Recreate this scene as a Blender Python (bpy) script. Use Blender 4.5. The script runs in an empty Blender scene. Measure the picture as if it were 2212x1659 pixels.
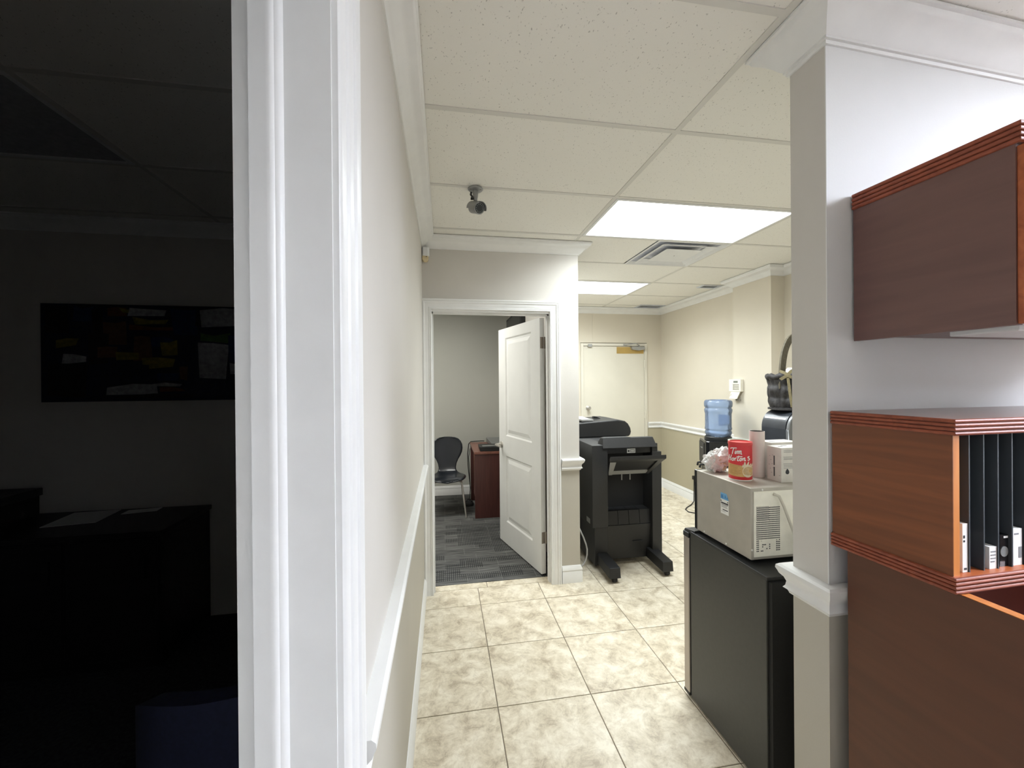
import bpy, math, random
from mathutils import Vector, Matrix, noise
R = math.radians
random.seed(7)
SC = bpy.context.scene
COL = SC.collection

# ---------------------------------------------------------------- camera, world, exposure
cam = bpy.data.cameras.new('camera')
cam.sensor_width = 36.0
cam.lens = 36.0 * 878.5 / 2212.0
cam.clip_start = 0.01
cam_ob = bpy.data.objects.new('camera', cam)
COL.objects.link(cam_ob)
_y, _p, _r = R(9.536), R(-0.1444), R(-0.4754)
_f = Vector((math.sin(_y) * math.cos(_p), math.cos(_y) * math.cos(_p), math.sin(_p)))
_rt = Vector((math.cos(_y), -math.sin(_y), 0))
_up = _rt.cross(_f)
_r2 = math.cos(_r) * _rt + math.sin(_r) * _up
_u2 = -math.sin(_r) * _rt + math.cos(_r) * _up
cam_ob.matrix_world = Matrix(((_r2.x, _u2.x, -_f.x, 0), (_r2.y, _u2.y, -_f.y, 0), (_r2.z, _u2.z, -_f.z, 1.525), (0, 0, 0, 1)))
SC.camera = cam_ob
wd = bpy.data.worlds.new('world')
SC.world = wd
wd.use_nodes = True
wd.node_tree.nodes['Background'].inputs[0].default_value = (0.8, 0.85, 0.9, 1)
wd.node_tree.nodes['Background'].inputs[1].default_value = 0.05
vs = SC.view_settings
vs.view_transform = 'Standard'
vs.look = 'None'
vs.exposure = 1.3
vs.gamma = 1.0
vs.use_curve_mapping = False
PANEL_STRENGTH = 3.4       # lit ceiling panels of the copy room
OFFICE_STRENGTH = 23.5      # lit ceiling panels of the office behind the camera
REAR_STRENGTH = 2.3       # lit panels farther back in the office and corridor
COPY_WATTS = 13.8          # lamp behind each lit panel of the copy room, with the narrow beam of a prismatic lens
SMALL_STRENGTH = 8.6       # lit panel of the small office beyond the open door
OFFICE_TINT = (0.90, 0.975, 1.14)
COPY_TINT = (0.92, 0.98, 1.0)


# ---------------------------------------------------------------- materials
def lin(c):
    out = []
    for v in c[:3]:
        v = v / 255.0
        out.append(v / 12.92 if v <= 0.04045 else ((v + 0.055) / 1.055) ** 2.4)
    return (*out, 1.0)


def mat(name, col, rough=0.6, metal=0.0, spec=0.5, coat=0.0, vary=0.0, vscale=6.0, bump=0.0, bscale=80.0):
    m = bpy.data.materials.new(name)
    m.use_nodes = True
    nt = m.node_tree
    b = nt.nodes['Principled BSDF']
    b.inputs['Base Color'].default_value = lin(col)
    b.inputs['Roughness'].default_value = rough
    b.inputs['Metallic'].default_value = metal
    b.inputs['Specular IOR Level'].default_value = spec
    b.inputs['Coat Weight'].default_value = coat
    if vary or bump:
        g = nt.nodes.new('ShaderNodeNewGeometry')
    if vary:
        n = nt.nodes.new('ShaderNodeTexNoise')
        n.inputs['Scale'].default_value = vscale
        n.inputs['Detail'].default_value = 5
        nt.links.new(g.outputs['Position'], n.inputs['Vector'])
        r = nt.nodes.new('ShaderNodeValToRGB')
        lo = [max(0, c * (1 - vary)) for c in col]
        hi = [min(255, c * (1 + vary)) for c in col]
        r.color_ramp.elements[0].color = lin(lo)
        r.color_ramp.elements[1].color = lin(hi)
        r.color_ramp.elements[0].position = 0.3
        r.color_ramp.elements[1].position = 0.7
        nt.links.new(n.outputs['Fac'], r.inputs['Fac'])
        nt.links.new(r.outputs['Color'], b.inputs['Base Color'])
    if bump:
        n2 = nt.nodes.new('ShaderNodeTexNoise')
        n2.inputs['Scale'].default_value = bscale
        n2.inputs['Detail'].default_value = 3
        nt.links.new(g.outputs['Position'], n2.inputs['Vector'])
        bp = nt.nodes.new('ShaderNodeBump')
        bp.inputs['Strength'].default_value = bump
        bp.inputs['Distance'].default_value = 0.002
        nt.links.new(n2.outputs['Fac'], bp.inputs['Height'])
        nt.links.new(bp.outputs['Normal'], b.inputs['Normal'])
    return m


def emit(name, tint, strength):
    m = bpy.data.materials.new(name)
    m.use_nodes = True
    nt = m.node_tree
    nt.nodes.remove(nt.nodes['Principled BSDF'])
    e = nt.nodes.new('ShaderNodeEmission')
    e.inputs[0].default_value = (*tint, 1)
    e.inputs[1].default_value = strength
    nt.links.new(e.outputs[0], nt.nodes['Material Output'].inputs[0])
    return m


def wood(name, dark, light, rough=0.35, axis='X', scale=3.0):
    m = bpy.data.materials.new(name)
    m.use_nodes = True
    nt = m.node_tree
    b = nt.nodes['Principled BSDF']
    tc = nt.nodes.new('ShaderNodeTexCoord')
    mp = nt.nodes.new('ShaderNodeMapping')
    s = {'X': (1.2, 14, 14), 'Y': (14, 1.2, 14), 'Z': (14, 14, 1.2)}[axis]
    mp.inputs['Scale'].default_value = s
    n = nt.nodes.new('ShaderNodeTexNoise')
    n.inputs['Scale'].default_value = scale
    n.inputs['Detail'].default_value = 8
    n.inputs['Distortion'].default_value = 1.2
    r = nt.nodes.new('ShaderNodeValToRGB')
    r.color_ramp.elements[0].color = lin(dark)
    r.color_ramp.elements[1].color = lin(light)
    r.color_ramp.elements[0].position = 0.3
    r.color_ramp.elements[1].position = 0.75
    nt.links.new(tc.outputs['Object'], mp.inputs['Vector'])
    nt.links.new(mp.outputs['Vector'], n.inputs['Vector'])
    nt.links.new(n.outputs['Fac'], r.inputs['Fac'])
    nt.links.new(r.outputs['Color'], b.inputs['Base Color'])
    b.inputs['Roughness'].default_value = rough
    return m


def stone_tile():
    m = bpy.data.materials.new('travertine_tile')
    m.use_nodes = True
    nt = m.node_tree
    L = nt.links.new
    b = nt.nodes['Principled BSDF']
    g = nt.nodes.new('ShaderNodeNewGeometry')
    oi = nt.nodes.new('ShaderNodeObjectInfo')
    mul = nt.nodes.new('ShaderNodeMath')
    mul.operation = 'MULTIPLY'
    mul.inputs[1].default_value = 37.0
    L(oi.outputs['Random'], mul.inputs[0])
    add = nt.nodes.new('ShaderNodeVectorMath')
    add.operation = 'ADD'
    cb = nt.nodes.new('ShaderNodeCombineXYZ')
    L(mul.outputs[0], cb.inputs[2])
    L(g.outputs['Position'], add.inputs[0])
    L(cb.outputs[0], add.inputs[1])
    n1 = nt.nodes.new('ShaderNodeTexNoise')
    n1.inputs['Scale'].default_value = 10.0
    n1.inputs['Detail'].default_value = 10
    n1.inputs['Roughness'].default_value = 0.74
    n1.inputs['Distortion'].default_value = 0.35
    L(add.outputs[0], n1.inputs['Vector'])
    r1 = nt.nodes.new('ShaderNodeValToRGB')
    e = r1.color_ramp.elements
    e[0].position, e[0].color = 0.34, lin((172, 158, 136))
    e[1].position, e[1].color = 0.61, lin((234, 226, 207))
    k = e.new(0.46); k.color = lin((209, 198, 175))
    k = e.new(0.53); k.color = lin((221, 211, 190))
    L(n1.outputs['Fac'], r1.inputs['Fac'])
    n2 = nt.nodes.new('ShaderNodeTexNoise')          # thin darker veins
    n2.inputs['Scale'].default_value = 13.0
    n2.inputs['Detail'].default_value = 8
    n2.inputs['Distortion'].default_value = 0.6
    L(add.outputs[0], n2.inputs['Vector'])
    sub = nt.nodes.new('ShaderNodeMath'); sub.operation = 'SUBTRACT'; sub.inputs[1].default_value = 0.5
    ab = nt.nodes.new('ShaderNodeMath'); ab.operation = 'ABSOLUTE'
    L(n2.outputs['Fac'], sub.inputs[0]); L(sub.outputs[0], ab.inputs[0])
    r2 = nt.nodes.new('ShaderNodeValToRGB')
    r2.color_ramp.elements[0].position, r2.color_ramp.elements[0].color = 0.0, (0.35, 0.35, 0.35, 1)
    r2.color_ramp.elements[1].position, r2.color_ramp.elements[1].color = 0.022, (0, 0, 0, 1)
    L(ab.outputs[0], r2.inputs['Fac'])
    n3 = nt.nodes.new('ShaderNodeTexNoise'); n3.inputs['Scale'].default_value = 2.6
    L(add.outputs[0], n3.inputs['Vector'])
    mm = nt.nodes.new('ShaderNodeMath'); mm.operation = 'MULTIPLY'
    L(r2.outputs['Color'], mm.inputs[0]); L(n3.outputs['Fac'], mm.inputs[1])
    mx = nt.nodes.new('ShaderNodeMix'); mx.data_type = 'RGBA'
    L(mm.outputs[0], mx.inputs['Factor'])
    L(r1.outputs['Color'], mx.inputs['A'])
    mx.inputs['B'].default_value = lin((140, 122, 98))
    L(mx.outputs['Result'], b.inputs['Base Color'])
    b.inputs['Roughness'].default_value = 0.42
    return m


def ceiling_tile_mat(name='mineral_fibre', col=(238, 236, 229), amount=1.0):
    m = bpy.data.materials.new(name)
    m.use_nodes = True
    nt = m.node_tree
    L = nt.links.new
    b = nt.nodes['Principled BSDF']
    g = nt.nodes.new('ShaderNodeNewGeometry')
    nz = nt.nodes.new('ShaderNodeTexNoise'); nz.inputs['Scale'].default_value = 30
    L(g.outputs['Position'], nz.inputs['Vector'])
    ad = nt.nodes.new('ShaderNodeMix'); ad.data_type = 'RGBA'
    ad.inputs['Factor'].default_value = 0.03
    L(g.outputs['Position'], ad.inputs['A']); L(nz.outputs['Color'], ad.inputs['B'])
    mp = nt.nodes.new('ShaderNodeMapping')
    mp.inputs['Rotation'].default_value = (0, 0, R(28))
    mp.inputs['Scale'].default_value = (1.0, 0.5, 1)
    L(ad.outputs['Result'], mp.inputs['Vector'])
    v = nt.nodes.new('ShaderNodeTexVoronoi'); v.inputs['Scale'].default_value = 120
    L(mp.outputs['Vector'], v.inputs['Vector'])
    r = nt.nodes.new('ShaderNodeValToRGB')
    r.color_ramp.elements[0].position, r.color_ramp.elements[0].color = 0.11, (1, 1, 1, 1)
    r.color_ramp.elements[1].position, r.color_ramp.elements[1].color = 0.22, (0, 0, 0, 1)
    L(v.outputs['Distance'], r.inputs['Fac'])
    n2 = nt.nodes.new('ShaderNodeTexNoise'); n2.inputs['Scale'].default_value = 60
    L(g.outputs['Position'], n2.inputs['Vector'])
    r3 = nt.nodes.new('ShaderNodeValToRGB')
    r3.color_ramp.elements[0].position = 0.42
    r3.color_ramp.elements[1].position = 0.56
    L(n2.outputs['Fac'], r3.inputs['Fac'])
    ml = nt.nodes.new('ShaderNodeMath'); ml.operation = 'MULTIPLY'
    L(r.outputs['Color'], ml.inputs[0]); L(r3.outputs['Color'], ml.inputs[1])
    ml2 = nt.nodes.new('ShaderNodeMath'); ml2.operation = 'MULTIPLY'; ml2.inputs[1].default_value = 0.55 * amount
    L(ml.outputs[0], ml2.inputs[0])
    mx = nt.nodes.new('ShaderNodeMix'); mx.data_type = 'RGBA'
    L(ml2.outputs[0], mx.inputs['Factor'])
    mx.inputs['A'].default_value = lin(col)
    mx.inputs['B'].default_value = lin((120, 117, 108))
    L(mx.outputs['Result'], b.inputs['Base Color'])
    b.inputs['Roughness'].default_value = 0.95
    b.inputs['Specular IOR Level'].default_value = 0.1
    return m


def carpet_mat():
    m = bpy.data.materials.new('patterned_carpet')
    m.use_nodes = True
    nt = m.node_tree
    L = nt.links.new
    b = nt.nodes['Principled BSDF']
    g = nt.nodes.new('ShaderNodeNewGeometry')
    br = nt.nodes.new('ShaderNodeTexBrick')          # blocks of tone
    br.offset = 0.37
    br.inputs['Color1'].default_value = lin((56, 57, 58))
    br.inputs['Color2'].default_value = lin((100, 100, 99))
    br.inputs['Mortar'].default_value = lin((128, 128, 126))
    br.inputs['Scale'].default_value = 1.0
    br.inputs['Mortar Size'].default_value = 0.002
    br.inputs['Brick Width'].default_value = 0.27
    br.inputs['Row Height'].default_value = 0.13
    L(g.outputs['Position'], br.inputs['Vector'])
    mp = nt.nodes.new('ShaderNodeMapping'); mp.inputs['Scale'].default_value = (3, 70, 1)
    L(g.outputs['Position'], mp.inputs['Vector'])
    n = nt.nodes.new('ShaderNodeTexNoise'); n.inputs['Scale'].default_value = 1.5; n.inputs['Detail'].default_value = 4
    L(mp.outputs['Vector'], n.inputs['Vector'])
    r = nt.nodes.new('ShaderNodeValToRGB')
    r.color_ramp.elements[0].position, r.color_ramp.elements[0].color = 0.35, lin((48, 49, 50))
    r.color_ramp.elements[1].position, r.color_ramp.elements[1].color = 0.68, lin((150, 150, 147))
    L(n.outputs['Fac'], r.inputs['Fac'])
    mx = nt.nodes.new('ShaderNodeMix'); mx.data_type = 'RGBA'; mx.inputs['Factor'].default_value = 0.5
    L(br.outputs['Color'], mx.inputs['A']); L(r.outputs['Color'], mx.inputs['B'])
    b2 = nt.nodes.new('ShaderNodeTexBrick')          # short dark dashes
    b2.offset = 0.0
    b2.inputs['Color1'].default_value = (0, 0, 0, 1)
    b2.inputs['Color2'].default_value = (0, 0, 0, 1)
    b2.inputs['Mortar'].default_value = (1, 1, 1, 1)
    b2.inputs['Mortar Size'].default_value = 0.0032
    b2.inputs['Brick Width'].default_value = 0.016
    b2.inputs['Row Height'].default_value = 0.032
    b2.inputs['Scale'].default_value = 1.0
    L(g.outputs['Position'], b2.inputs['Vector'])
    b3 = nt.nodes.new('ShaderNodeTexBrick')
    b3.offset = 0.6
    b3.inputs['Color1'].default_value = (0, 0, 0, 1)
    b3.inputs['Color2'].default_value = (1, 1, 1, 1)
    b3.inputs['Mortar'].default_value = (0, 0, 0, 1)
    b3.inputs['Brick Width'].default_value = 0.31
    b3.inputs['Row Height'].default_value = 0.096
    b3.inputs['Mortar Size'].default_value = 0.001
    b3.inputs['Scale'].default_value = 1.0
    L(g.outputs['Position'], b3.inputs['Vector'])
    rr = nt.nodes.new('ShaderNodeValToRGB')
    rr.color_ramp.interpolation = 'CONSTANT'
    rr.color_ramp.elements[1].position = 0.55
    L(b3.outputs['Color'], rr.inputs['Fac'])
    mu = nt.nodes.new('ShaderNodeMath'); mu.operation = 'MULTIPLY'
    L(b2.outputs['Color'], mu.inputs[0]); L(rr.outputs['Color'], mu.inputs[1])
    m2 = nt.nodes.new('ShaderNodeMath'); m2.operation = 'MULTIPLY'; m2.inputs[1].default_value = 0.75
    L(mu.outputs[0], m2.inputs[0])
    mx2 = nt.nodes.new('ShaderNodeMix'); mx2.data_type = 'RGBA'
    L(m2.outputs[0], mx2.inputs['Factor'])
    L(mx.outputs['Result'], mx2.inputs['A'])
    mx2.inputs['B'].default_value = lin((38, 39, 41))
    L(mx2.outputs['Result'], b.inputs['Base Color'])
    b.inputs['Roughness'].default_value = 1.0
    b.inputs['Specular IOR Level'].default_value = 0.05
    return m


def clear_plastic(name, tint, haze=0.1, gloss_rough=0.08, milk=None):
    """thin tinted plastic: mostly see-through, a little milky, with a glossy skin"""
    m = bpy.data.materials.new(name)
    m.use_nodes = True
    nt = m.node_tree
    L = nt.links.new
    nt.nodes.remove(nt.nodes['Principled BSDF'])
    t = nt.nodes.new('ShaderNodeBsdfTransparent'); t.inputs[0].default_value = lin(tint)
    d = nt.nodes.new('ShaderNodeBsdfDiffuse'); d.inputs[0].default_value = lin(milk or tint)
    a = nt.nodes.new('ShaderNodeMixShader'); a.inputs[0].default_value = haze
    L(t.outputs[0], a.inputs[1]); L(d.outputs[0], a.inputs[2])
    gl = nt.nodes.new('ShaderNodeBsdfGlossy'); gl.inputs['Roughness'].default_value = gloss_rough
    fr = nt.nodes.new('ShaderNodeFresnel'); fr.inputs[0].default_value = 1.35
    s = nt.nodes.new('ShaderNodeMixShader')
    L(fr.outputs[0], s.inputs[0]); L(a.outputs[0], s.inputs[1]); L(gl.outputs[0], s.inputs[2])
    L(s.outputs[0], nt.nodes['Material Output'].inputs[0])
    return m


M = {}
M['wall'] = mat('wall_paint_upper', (208, 204, 197), 0.7, spec=0.3, vary=0.012, vscale=2, bump=0.12, bscale=160)
M['wall_low'] = mat('wall_paint_lower', (186, 181, 169), 0.6, spec=0.3, vary=0.012, vscale=2, bump=0.12, bscale=160)
M['trim'] = mat('white_trim_paint', (232, 232, 230), 0.35, spec=0.4, vary=0.01, vscale=12, bump=0.08, bscale=60)
M['tbar'] = mat('ceiling_grid_paint', (216, 214, 207), 0.6)
M['slab'] = mat('ceiling_slab', (150, 148, 142), 0.9)
M['tile_c'] = ceiling_tile_mat()
M['grout'] = mat('tile_grout', (128, 118, 104), 0.9, vary=0.06, vscale=20)
M['tile_f'] = stone_tile()
M['carpet'] = carpet_mat()
M['dark_carpet'] = mat('charcoal_carpet', (64, 64, 66), 1.0, spec=0.05, vary=0.2, vscale=60)
M['panel'] = emit('lit_panel', COPY_TINT, PANEL_STRENGTH)
M['panel_office'] = emit('lit_panel_office', OFFICE_TINT, OFFICE_STRENGTH)
M['panel_corridor'] = emit('lit_panel_corridor', OFFICE_TINT, REAR_STRENGTH)
M['panel_small'] = emit('lit_panel_small_office', (1.0, 0.99, 0.93), SMALL_STRENGTH)
M['diffuser_off'] = mat('unlit_prismatic_panel', (165, 168, 172), 0.4, vary=0.05, vscale=40)
M['metal_white'] = mat('white_enamel', (225, 226, 226), 0.4, vary=0.01, vscale=20)
M['grey_duct'] = mat('grey_duct', (205, 208, 216), 0.5, vary=0.04, vscale=20)
M['door'] = mat('white_door_paint', (228, 228, 225), 0.38, vary=0.012, vscale=5)
M['fire_door'] = mat('cream_door_paint', (214, 209, 194), 0.45, vary=0.015, vscale=3)
M['chrome'] = mat('brushed_nickel', (205, 201, 194), 0.32, 0.75)
M['steel'] = mat('brushed_steel', (150, 146, 138), 0.38, 1.0, vary=0.05, vscale=30)
M['hinge'] = mat('aged_hinge', (150, 140, 130), 0.45, 0.8)
M['brass'] = mat('brass_plate', (190, 160, 95), 0.45, 0.35, vary=0.05)
M['closer'] = mat('aluminium_paint', (165, 165, 162), 0.45, 0.4)
M['black_plastic'] = mat('black_plastic', (36, 37, 38), 0.45, vary=0.06, vscale=30)
M['black_matte'] = mat('black_matte', (24, 24, 25), 0.65, vary=0.08, vscale=40)
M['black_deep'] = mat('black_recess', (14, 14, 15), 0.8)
M['black_gloss'] = mat('black_gloss', (26, 27, 29), 0.18, coat=0.3)
M['copier'] = mat('copier_charcoal', (33, 33, 33), 0.5, vary=0.06, vscale=50, bump=0.1, bscale=400)
M['copier_dark'] = mat('copier_black', (25, 25, 26), 0.55, vary=0.06, vscale=50)
M['copier_grey'] = mat('copier_grey', (146, 146, 143), 0.5)
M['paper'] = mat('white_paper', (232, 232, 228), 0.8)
M['label_grey'] = mat('printed_grey', (130, 130, 130), 0.8)
M['label_dark'] = mat('printed_dark', (52, 54, 58), 0.8)
M['label_blue'] = mat('printed_blue', (120, 178, 220), 0.6)
M['ink_blue'] = mat('printed_deep_blue', (40, 110, 180), 0.6)
M['fridge'] = mat('fridge_charcoal', (50, 50, 47), 0.4, vary=0.05, vscale=60, bump=0.12, bscale=500)
M['fridge_back'] = mat('fridge_back_black', (20, 20, 21), 0.7, vary=0.2, vscale=90)
M['silver'] = mat('silver_strip', (176, 168, 160), 0.35, 0.7)
M['mw_case'] = mat('grey_sheet_metal', (182, 177, 167), 0.42, 0.4, vary=0.03, vscale=12)
M['mw_back'] = mat('cream_sheet_metal', (244, 241, 228), 0.5, 0.0, vary=0.03, vscale=18)
M['cream_cable'] = mat('cream_cable', (208, 204, 190), 0.5)
M['black_cable'] = mat('black_cable', (30, 28, 26), 0.6)
M['grey_cable'] = mat('grey_cable', (168, 168, 166), 0.5)
M['red'] = mat('canister_red', (216, 50, 57), 0.35, vary=0.03)
M['red_lid'] = mat('lid_red', (214, 62, 62), 0.3)
M['tan'] = mat('canister_tan', (208, 168, 106), 0.4, vary=0.05, vscale=60)
M['tan_print'] = mat('canister_tan_print', (180, 130, 70), 0.5)
M['cream'] = mat('canister_cream', (228, 214, 186), 0.4, vary=0.04, vscale=60)
M['coffee'] = mat('canister_drink', (200, 172, 130), 0.4, vary=0.08, vscale=70)
M['white_ink'] = mat('white_ink', (240, 236, 230), 0.4)
M['pink_card'] = mat('white_card_tube', (226, 212, 206), 0.7, vary=0.02)
M['card'] = mat('white_carton', (216, 212, 204), 0.65, vary=0.03, vscale=25)
M['tube_in'] = mat('tube_inside', (90, 84, 80), 0.9)
M['filter'] = mat('coffee_filter_paper', (222, 208, 172), 0.9, vary=0.04, vscale=60)
M['bag'] = clear_plastic('clear_bag', (250, 250, 248), 0.72, 0.25)
M['mug'] = mat('white_glaze', (228, 232, 222), 0.25)
M['bottle'] = clear_plastic('blue_bottle', (218, 232, 251), 0.32, 0.08, (178, 200, 236))
M['bottle_grip'] = clear_plastic('blue_bottle_grip', (222, 234, 251), 0.25, 0.1, (178, 200, 236))
M['water'] = clear_plastic('bottle_water', (246, 250, 255), 0.02, 0.02)
M['keypad'] = mat('keypad_cream', (234, 229, 214), 0.5)
M['keys'] = mat('keypad_keys', (150, 146, 134), 0.6)
M['lcd'] = mat('keypad_screen', (110, 116, 108), 0.3)
M['sensor'] = mat('sensor_yellowed', (222, 204, 164), 0.5)
M['cam_body'] = mat('camera_silver', (150, 151, 150), 0.4, 0.5)
M['cam_glass'] = mat('camera_lens', (40, 44, 46), 0.12)
M['led'] = mat('camera_led', (150, 156, 152), 0.3)
M['wicker'] = mat('black_wicker', (44, 42, 42), 0.6, vary=0.3, vscale=90)
M['raffia'] = mat('raffia_ribbon', (122, 112, 82), 0.7, vary=0.08, vscale=90)
M['handle_wood'] = mat('basket_handle', (84, 78, 64), 0.6, vary=0.15, vscale=60)
M['tissue'] = mat('white_tissue', (226, 222, 210), 0.9)
M['machine'] = mat('dispenser_black', (48, 51, 56), 0.3, vary=0.08, vscale=14)
M['machine_grey'] = mat('dispenser_grey', (120, 122, 124), 0.3, 0.3)
M['counter'] = mat('white_counter', (205, 202, 195), 0.5)
M['cherry_side'] = wood('cherry_side', (110, 60, 31), (134, 76, 41), 0.42, 'Y', 2.2)
M['cherry_front'] = wood('cherry_front', (150, 76, 42), (186, 104, 60), 0.32, 'X', 2.5)
M['cherry_low'] = wood('cherry_low', (84, 49, 31), (97, 57, 37), 0.45, 'Y', 1.6)
M['cherry_edge'] = wood('cherry_edge', (192, 116, 58), (216, 140, 74), 0.4, 'Z', 2.5)
M['cherry_reed'] = wood('cherry_reed', (128, 62, 42), (160, 84, 58), 0.5, 'X', 3)
M['cherry_top'] = wood('cherry_top', (112, 78, 68), (134, 100, 90), 0.2, 'X', 2)  # greyed wood: the wall's reflection is mixed into the colour
M['mahogany'] = wood('mahogany', (72, 40, 37), (92, 54, 49), 0.35, 'Z', 2)
M['mahogany_top'] = wood('mahogany_top', (116, 74, 62), (140, 94, 80), 0.3, 'Y', 2)
M['mahogany_in'] = mat('mahogany_inside', (96, 44, 34), 0.5, vary=0.08)
M['navy_shell'] = mat('black_lacquer_ply', (22, 27, 34), 0.32, coat=0.2, vary=0.05)
M['navy_fabric'] = mat('navy_fabric', (26, 31, 56), 0.9, vary=0.1, vscale=90)
M['black_wood'] = wood('espresso_wood', (26, 24, 26), (38, 35, 38), 0.4, 'X', 2)
M['screen'] = mat('dark_screen', (32, 36, 38), 0.25)
M['laptop'] = mat('grey_laptop', (120, 122, 120), 0.5)
M['purple'] = mat('purple_print', (96, 72, 130), 0.6)
PAINT = [mat('oil_%s' % n, c, 0.6, vary=0.15, vscale=40, bump=0.6, bscale=60) for n, c in (
    ('navy', (20, 30, 52)), ('black', (22, 22, 26)), ('yellow', (120, 112, 44)), ('white', (150, 150, 152)),
    ('rust', (96, 58, 36)), ('blue', (28, 46, 80)), ('green', (74, 104, 58)), ('brown', (92, 66, 50)), ('teal', (48, 78, 88)))]


# ---------------------------------------------------------------- mesh builder
class MB:
    def __init__(self):
        self.v, self.f, self.mi, self.cur = [], [], [], 0

    def m(self, i):
        self.cur = i
        return self

    def add(self, vs_, fs):
        o = len(self.v)
        self.v += [tuple(p) for p in vs_]
        for f in fs:
            self.f.append([o + i for i in f])
            self.mi.append(self.cur)
        return self

    def box(self, x0, y0, z0, x1, y1, z1):
        x0, x1 = min(x0, x1), max(x0, x1)
        y0, y1 = min(y0, y1), max(y0, y1)
        z0, z1 = min(z0, z1), max(z0, z1)
        v = [(x0, y0, z0), (x1, y0, z0), (x1, y1, z0), (x0, y1, z0), (x0, y0, z1), (x1, y0, z1), (x1, y1, z1), (x0, y1, z1)]
        return self.add(v, [(0, 3, 2, 1), (4, 5, 6, 7), (0, 1, 5, 4), (1, 2, 6, 5), (2, 3, 7, 6), (3, 0, 4, 7)])

    def hexa(self, bot, top):
        return self.add(list(bot) + list(top), [(3, 2, 1, 0), (4, 5, 6, 7), (0, 1, 5, 4), (1, 2, 6, 5), (2, 3, 7, 6), (3, 0, 4, 7)])

    def prism(self, pts, axis, a, b):
        def mk(p, c):
            return {'x': (c, p[0], p[1]), 'y': (p[0], c, p[1]), 'z': (p[0], p[1], c)}[axis]
        n = len(pts)
        v = [mk(p, a) for p in pts] + [mk(p, b) for p in pts]
        fs = [tuple(range(n))[::-1], tuple(range(n, 2 * n))]
        fs += [(i, (i + 1) % n, n + (i + 1) % n, n + i) for i in range(n)]
        return self.add(v, fs)

    def lathe(self, prof, c, n=24, axis='z', cap=True, mod=None):
        v = []
        for k, (r, h) in enumerate(prof):
            for i in range(n):
                a = 2 * math.pi * i / n
                rr = r * (mod(a, h) if mod else 1)
                p = (rr * math.cos(a), rr * math.sin(a), h)
                if axis == 'x':
                    p = (p[2], p[0], p[1])
                elif axis == 'y':
                    p = (p[0], p[2], p[1])
                v.append((c[0] + p[0], c[1] + p[1], c[2] + p[2]))
        fs = []
        for k in range(len(prof) - 1):
            for i in range(n):
                j = (i + 1) % n
                fs.append((k * n + i, k * n + j, (k + 1) * n + j, (k + 1) * n + i))
        if cap:
            fs.append(tuple(range(n))[::-1])
            fs.append(tuple((len(prof) - 1) * n + i for i in range(n)))
        return self.add(v, fs)

    def lathe_dir(self, prof, c, d, n=20):
        d = Vector(d).normalized()
        q = Vector((0, 0, 1)).rotation_difference(d)
        v = []
        for r, h in prof:
            for i in range(n):
                a = 2 * math.pi * i / n
                v.append(Vector(c) + q @ Vector((r * math.cos(a), r * math.sin(a), h)))
        fs = []
        for k in range(len(prof) - 1):
            for i in range(n):
                j = (i + 1) % n
                fs.append((k * n + i, k * n + j, (k + 1) * n + j, (k + 1) * n + i))
        fs.append(tuple(range(n))[::-1])
        fs.append(tuple((len(prof) - 1) * n + i for i in range(n)))
        return self.add(v, fs)

    def tube(self, pts, r, n=8):
        pts = [Vector(p) for p in pts]
        v, fs = [], []
        t0 = (pts[1] - pts[0]).normalized()
        up = Vector((0, 0, 1)) if abs(t0.z) < 0.9 else Vector((1, 0, 0))
        s = t0.cross(up).normalized()
        for k, p in enumerate(pts):
            a = pts[max(k - 1, 0)]
            b = pts[min(k + 1, len(pts) - 1)]
            t = (b - a).normalized()
            s = (s - t * s.dot(t)).normalized()
            u = s.cross(t)
            rr = r[k] if isinstance(r, (list, tuple)) else r
            for i in range(n):
                an = 2 * math.pi * i / n
                v.append(p + (s * math.cos(an) + u * math.sin(an)) * rr)
        for k in range(len(pts) - 1):
            for i in range(n):
                j = (i + 1) % n
                fs.append((k * n + i, k * n + j, (k + 1) * n + j, (k + 1) * n + i))
        fs.append(tuple(range(n))[::-1])
        fs.append(tuple((len(pts) - 1) * n + i for i in range(n)))
        return self.add(v, fs)

    def sweep(self, prof, path, fmap, side=1):
        """profile (out, h) carried along a mitred 2D path; out is measured to the left of travel times side"""
        path = [Vector(p) for p in path]
        n = len(prof)
        v = []
        for k, p in enumerate(path):
            ds = []
            if k > 0:
                ds.append((path[k] - path[k - 1]).normalized())
            if k < len(path) - 1:
                ds.append((path[k + 1] - path[k]).normalized())
            ns = [Vector((-d.y, d.x)) * side for d in ds]
            if len(ns) == 2:
                mdir = (ns[0] + ns[1]).normalized()
                mdir = mdir / max(0.2, mdir.dot(ns[0]))
            else:
                mdir = ns[0]
            for o, h in prof:
                q = p + mdir * o
                v.append(fmap(q.x, q.y, h))
        fs = []
        for k in range(len(path) - 1):
            for i in range(n):
                j = (i + 1) % n
                fs.append((k * n + i, k * n + j, (k + 1) * n + j, (k + 1) * n + i))
        fs.append(tuple(range(n)))
        fs.append(tuple((len(path) - 1) * n + i for i in range(n))[::-1])
        return self.add(v, fs)


ORG = {}


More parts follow.
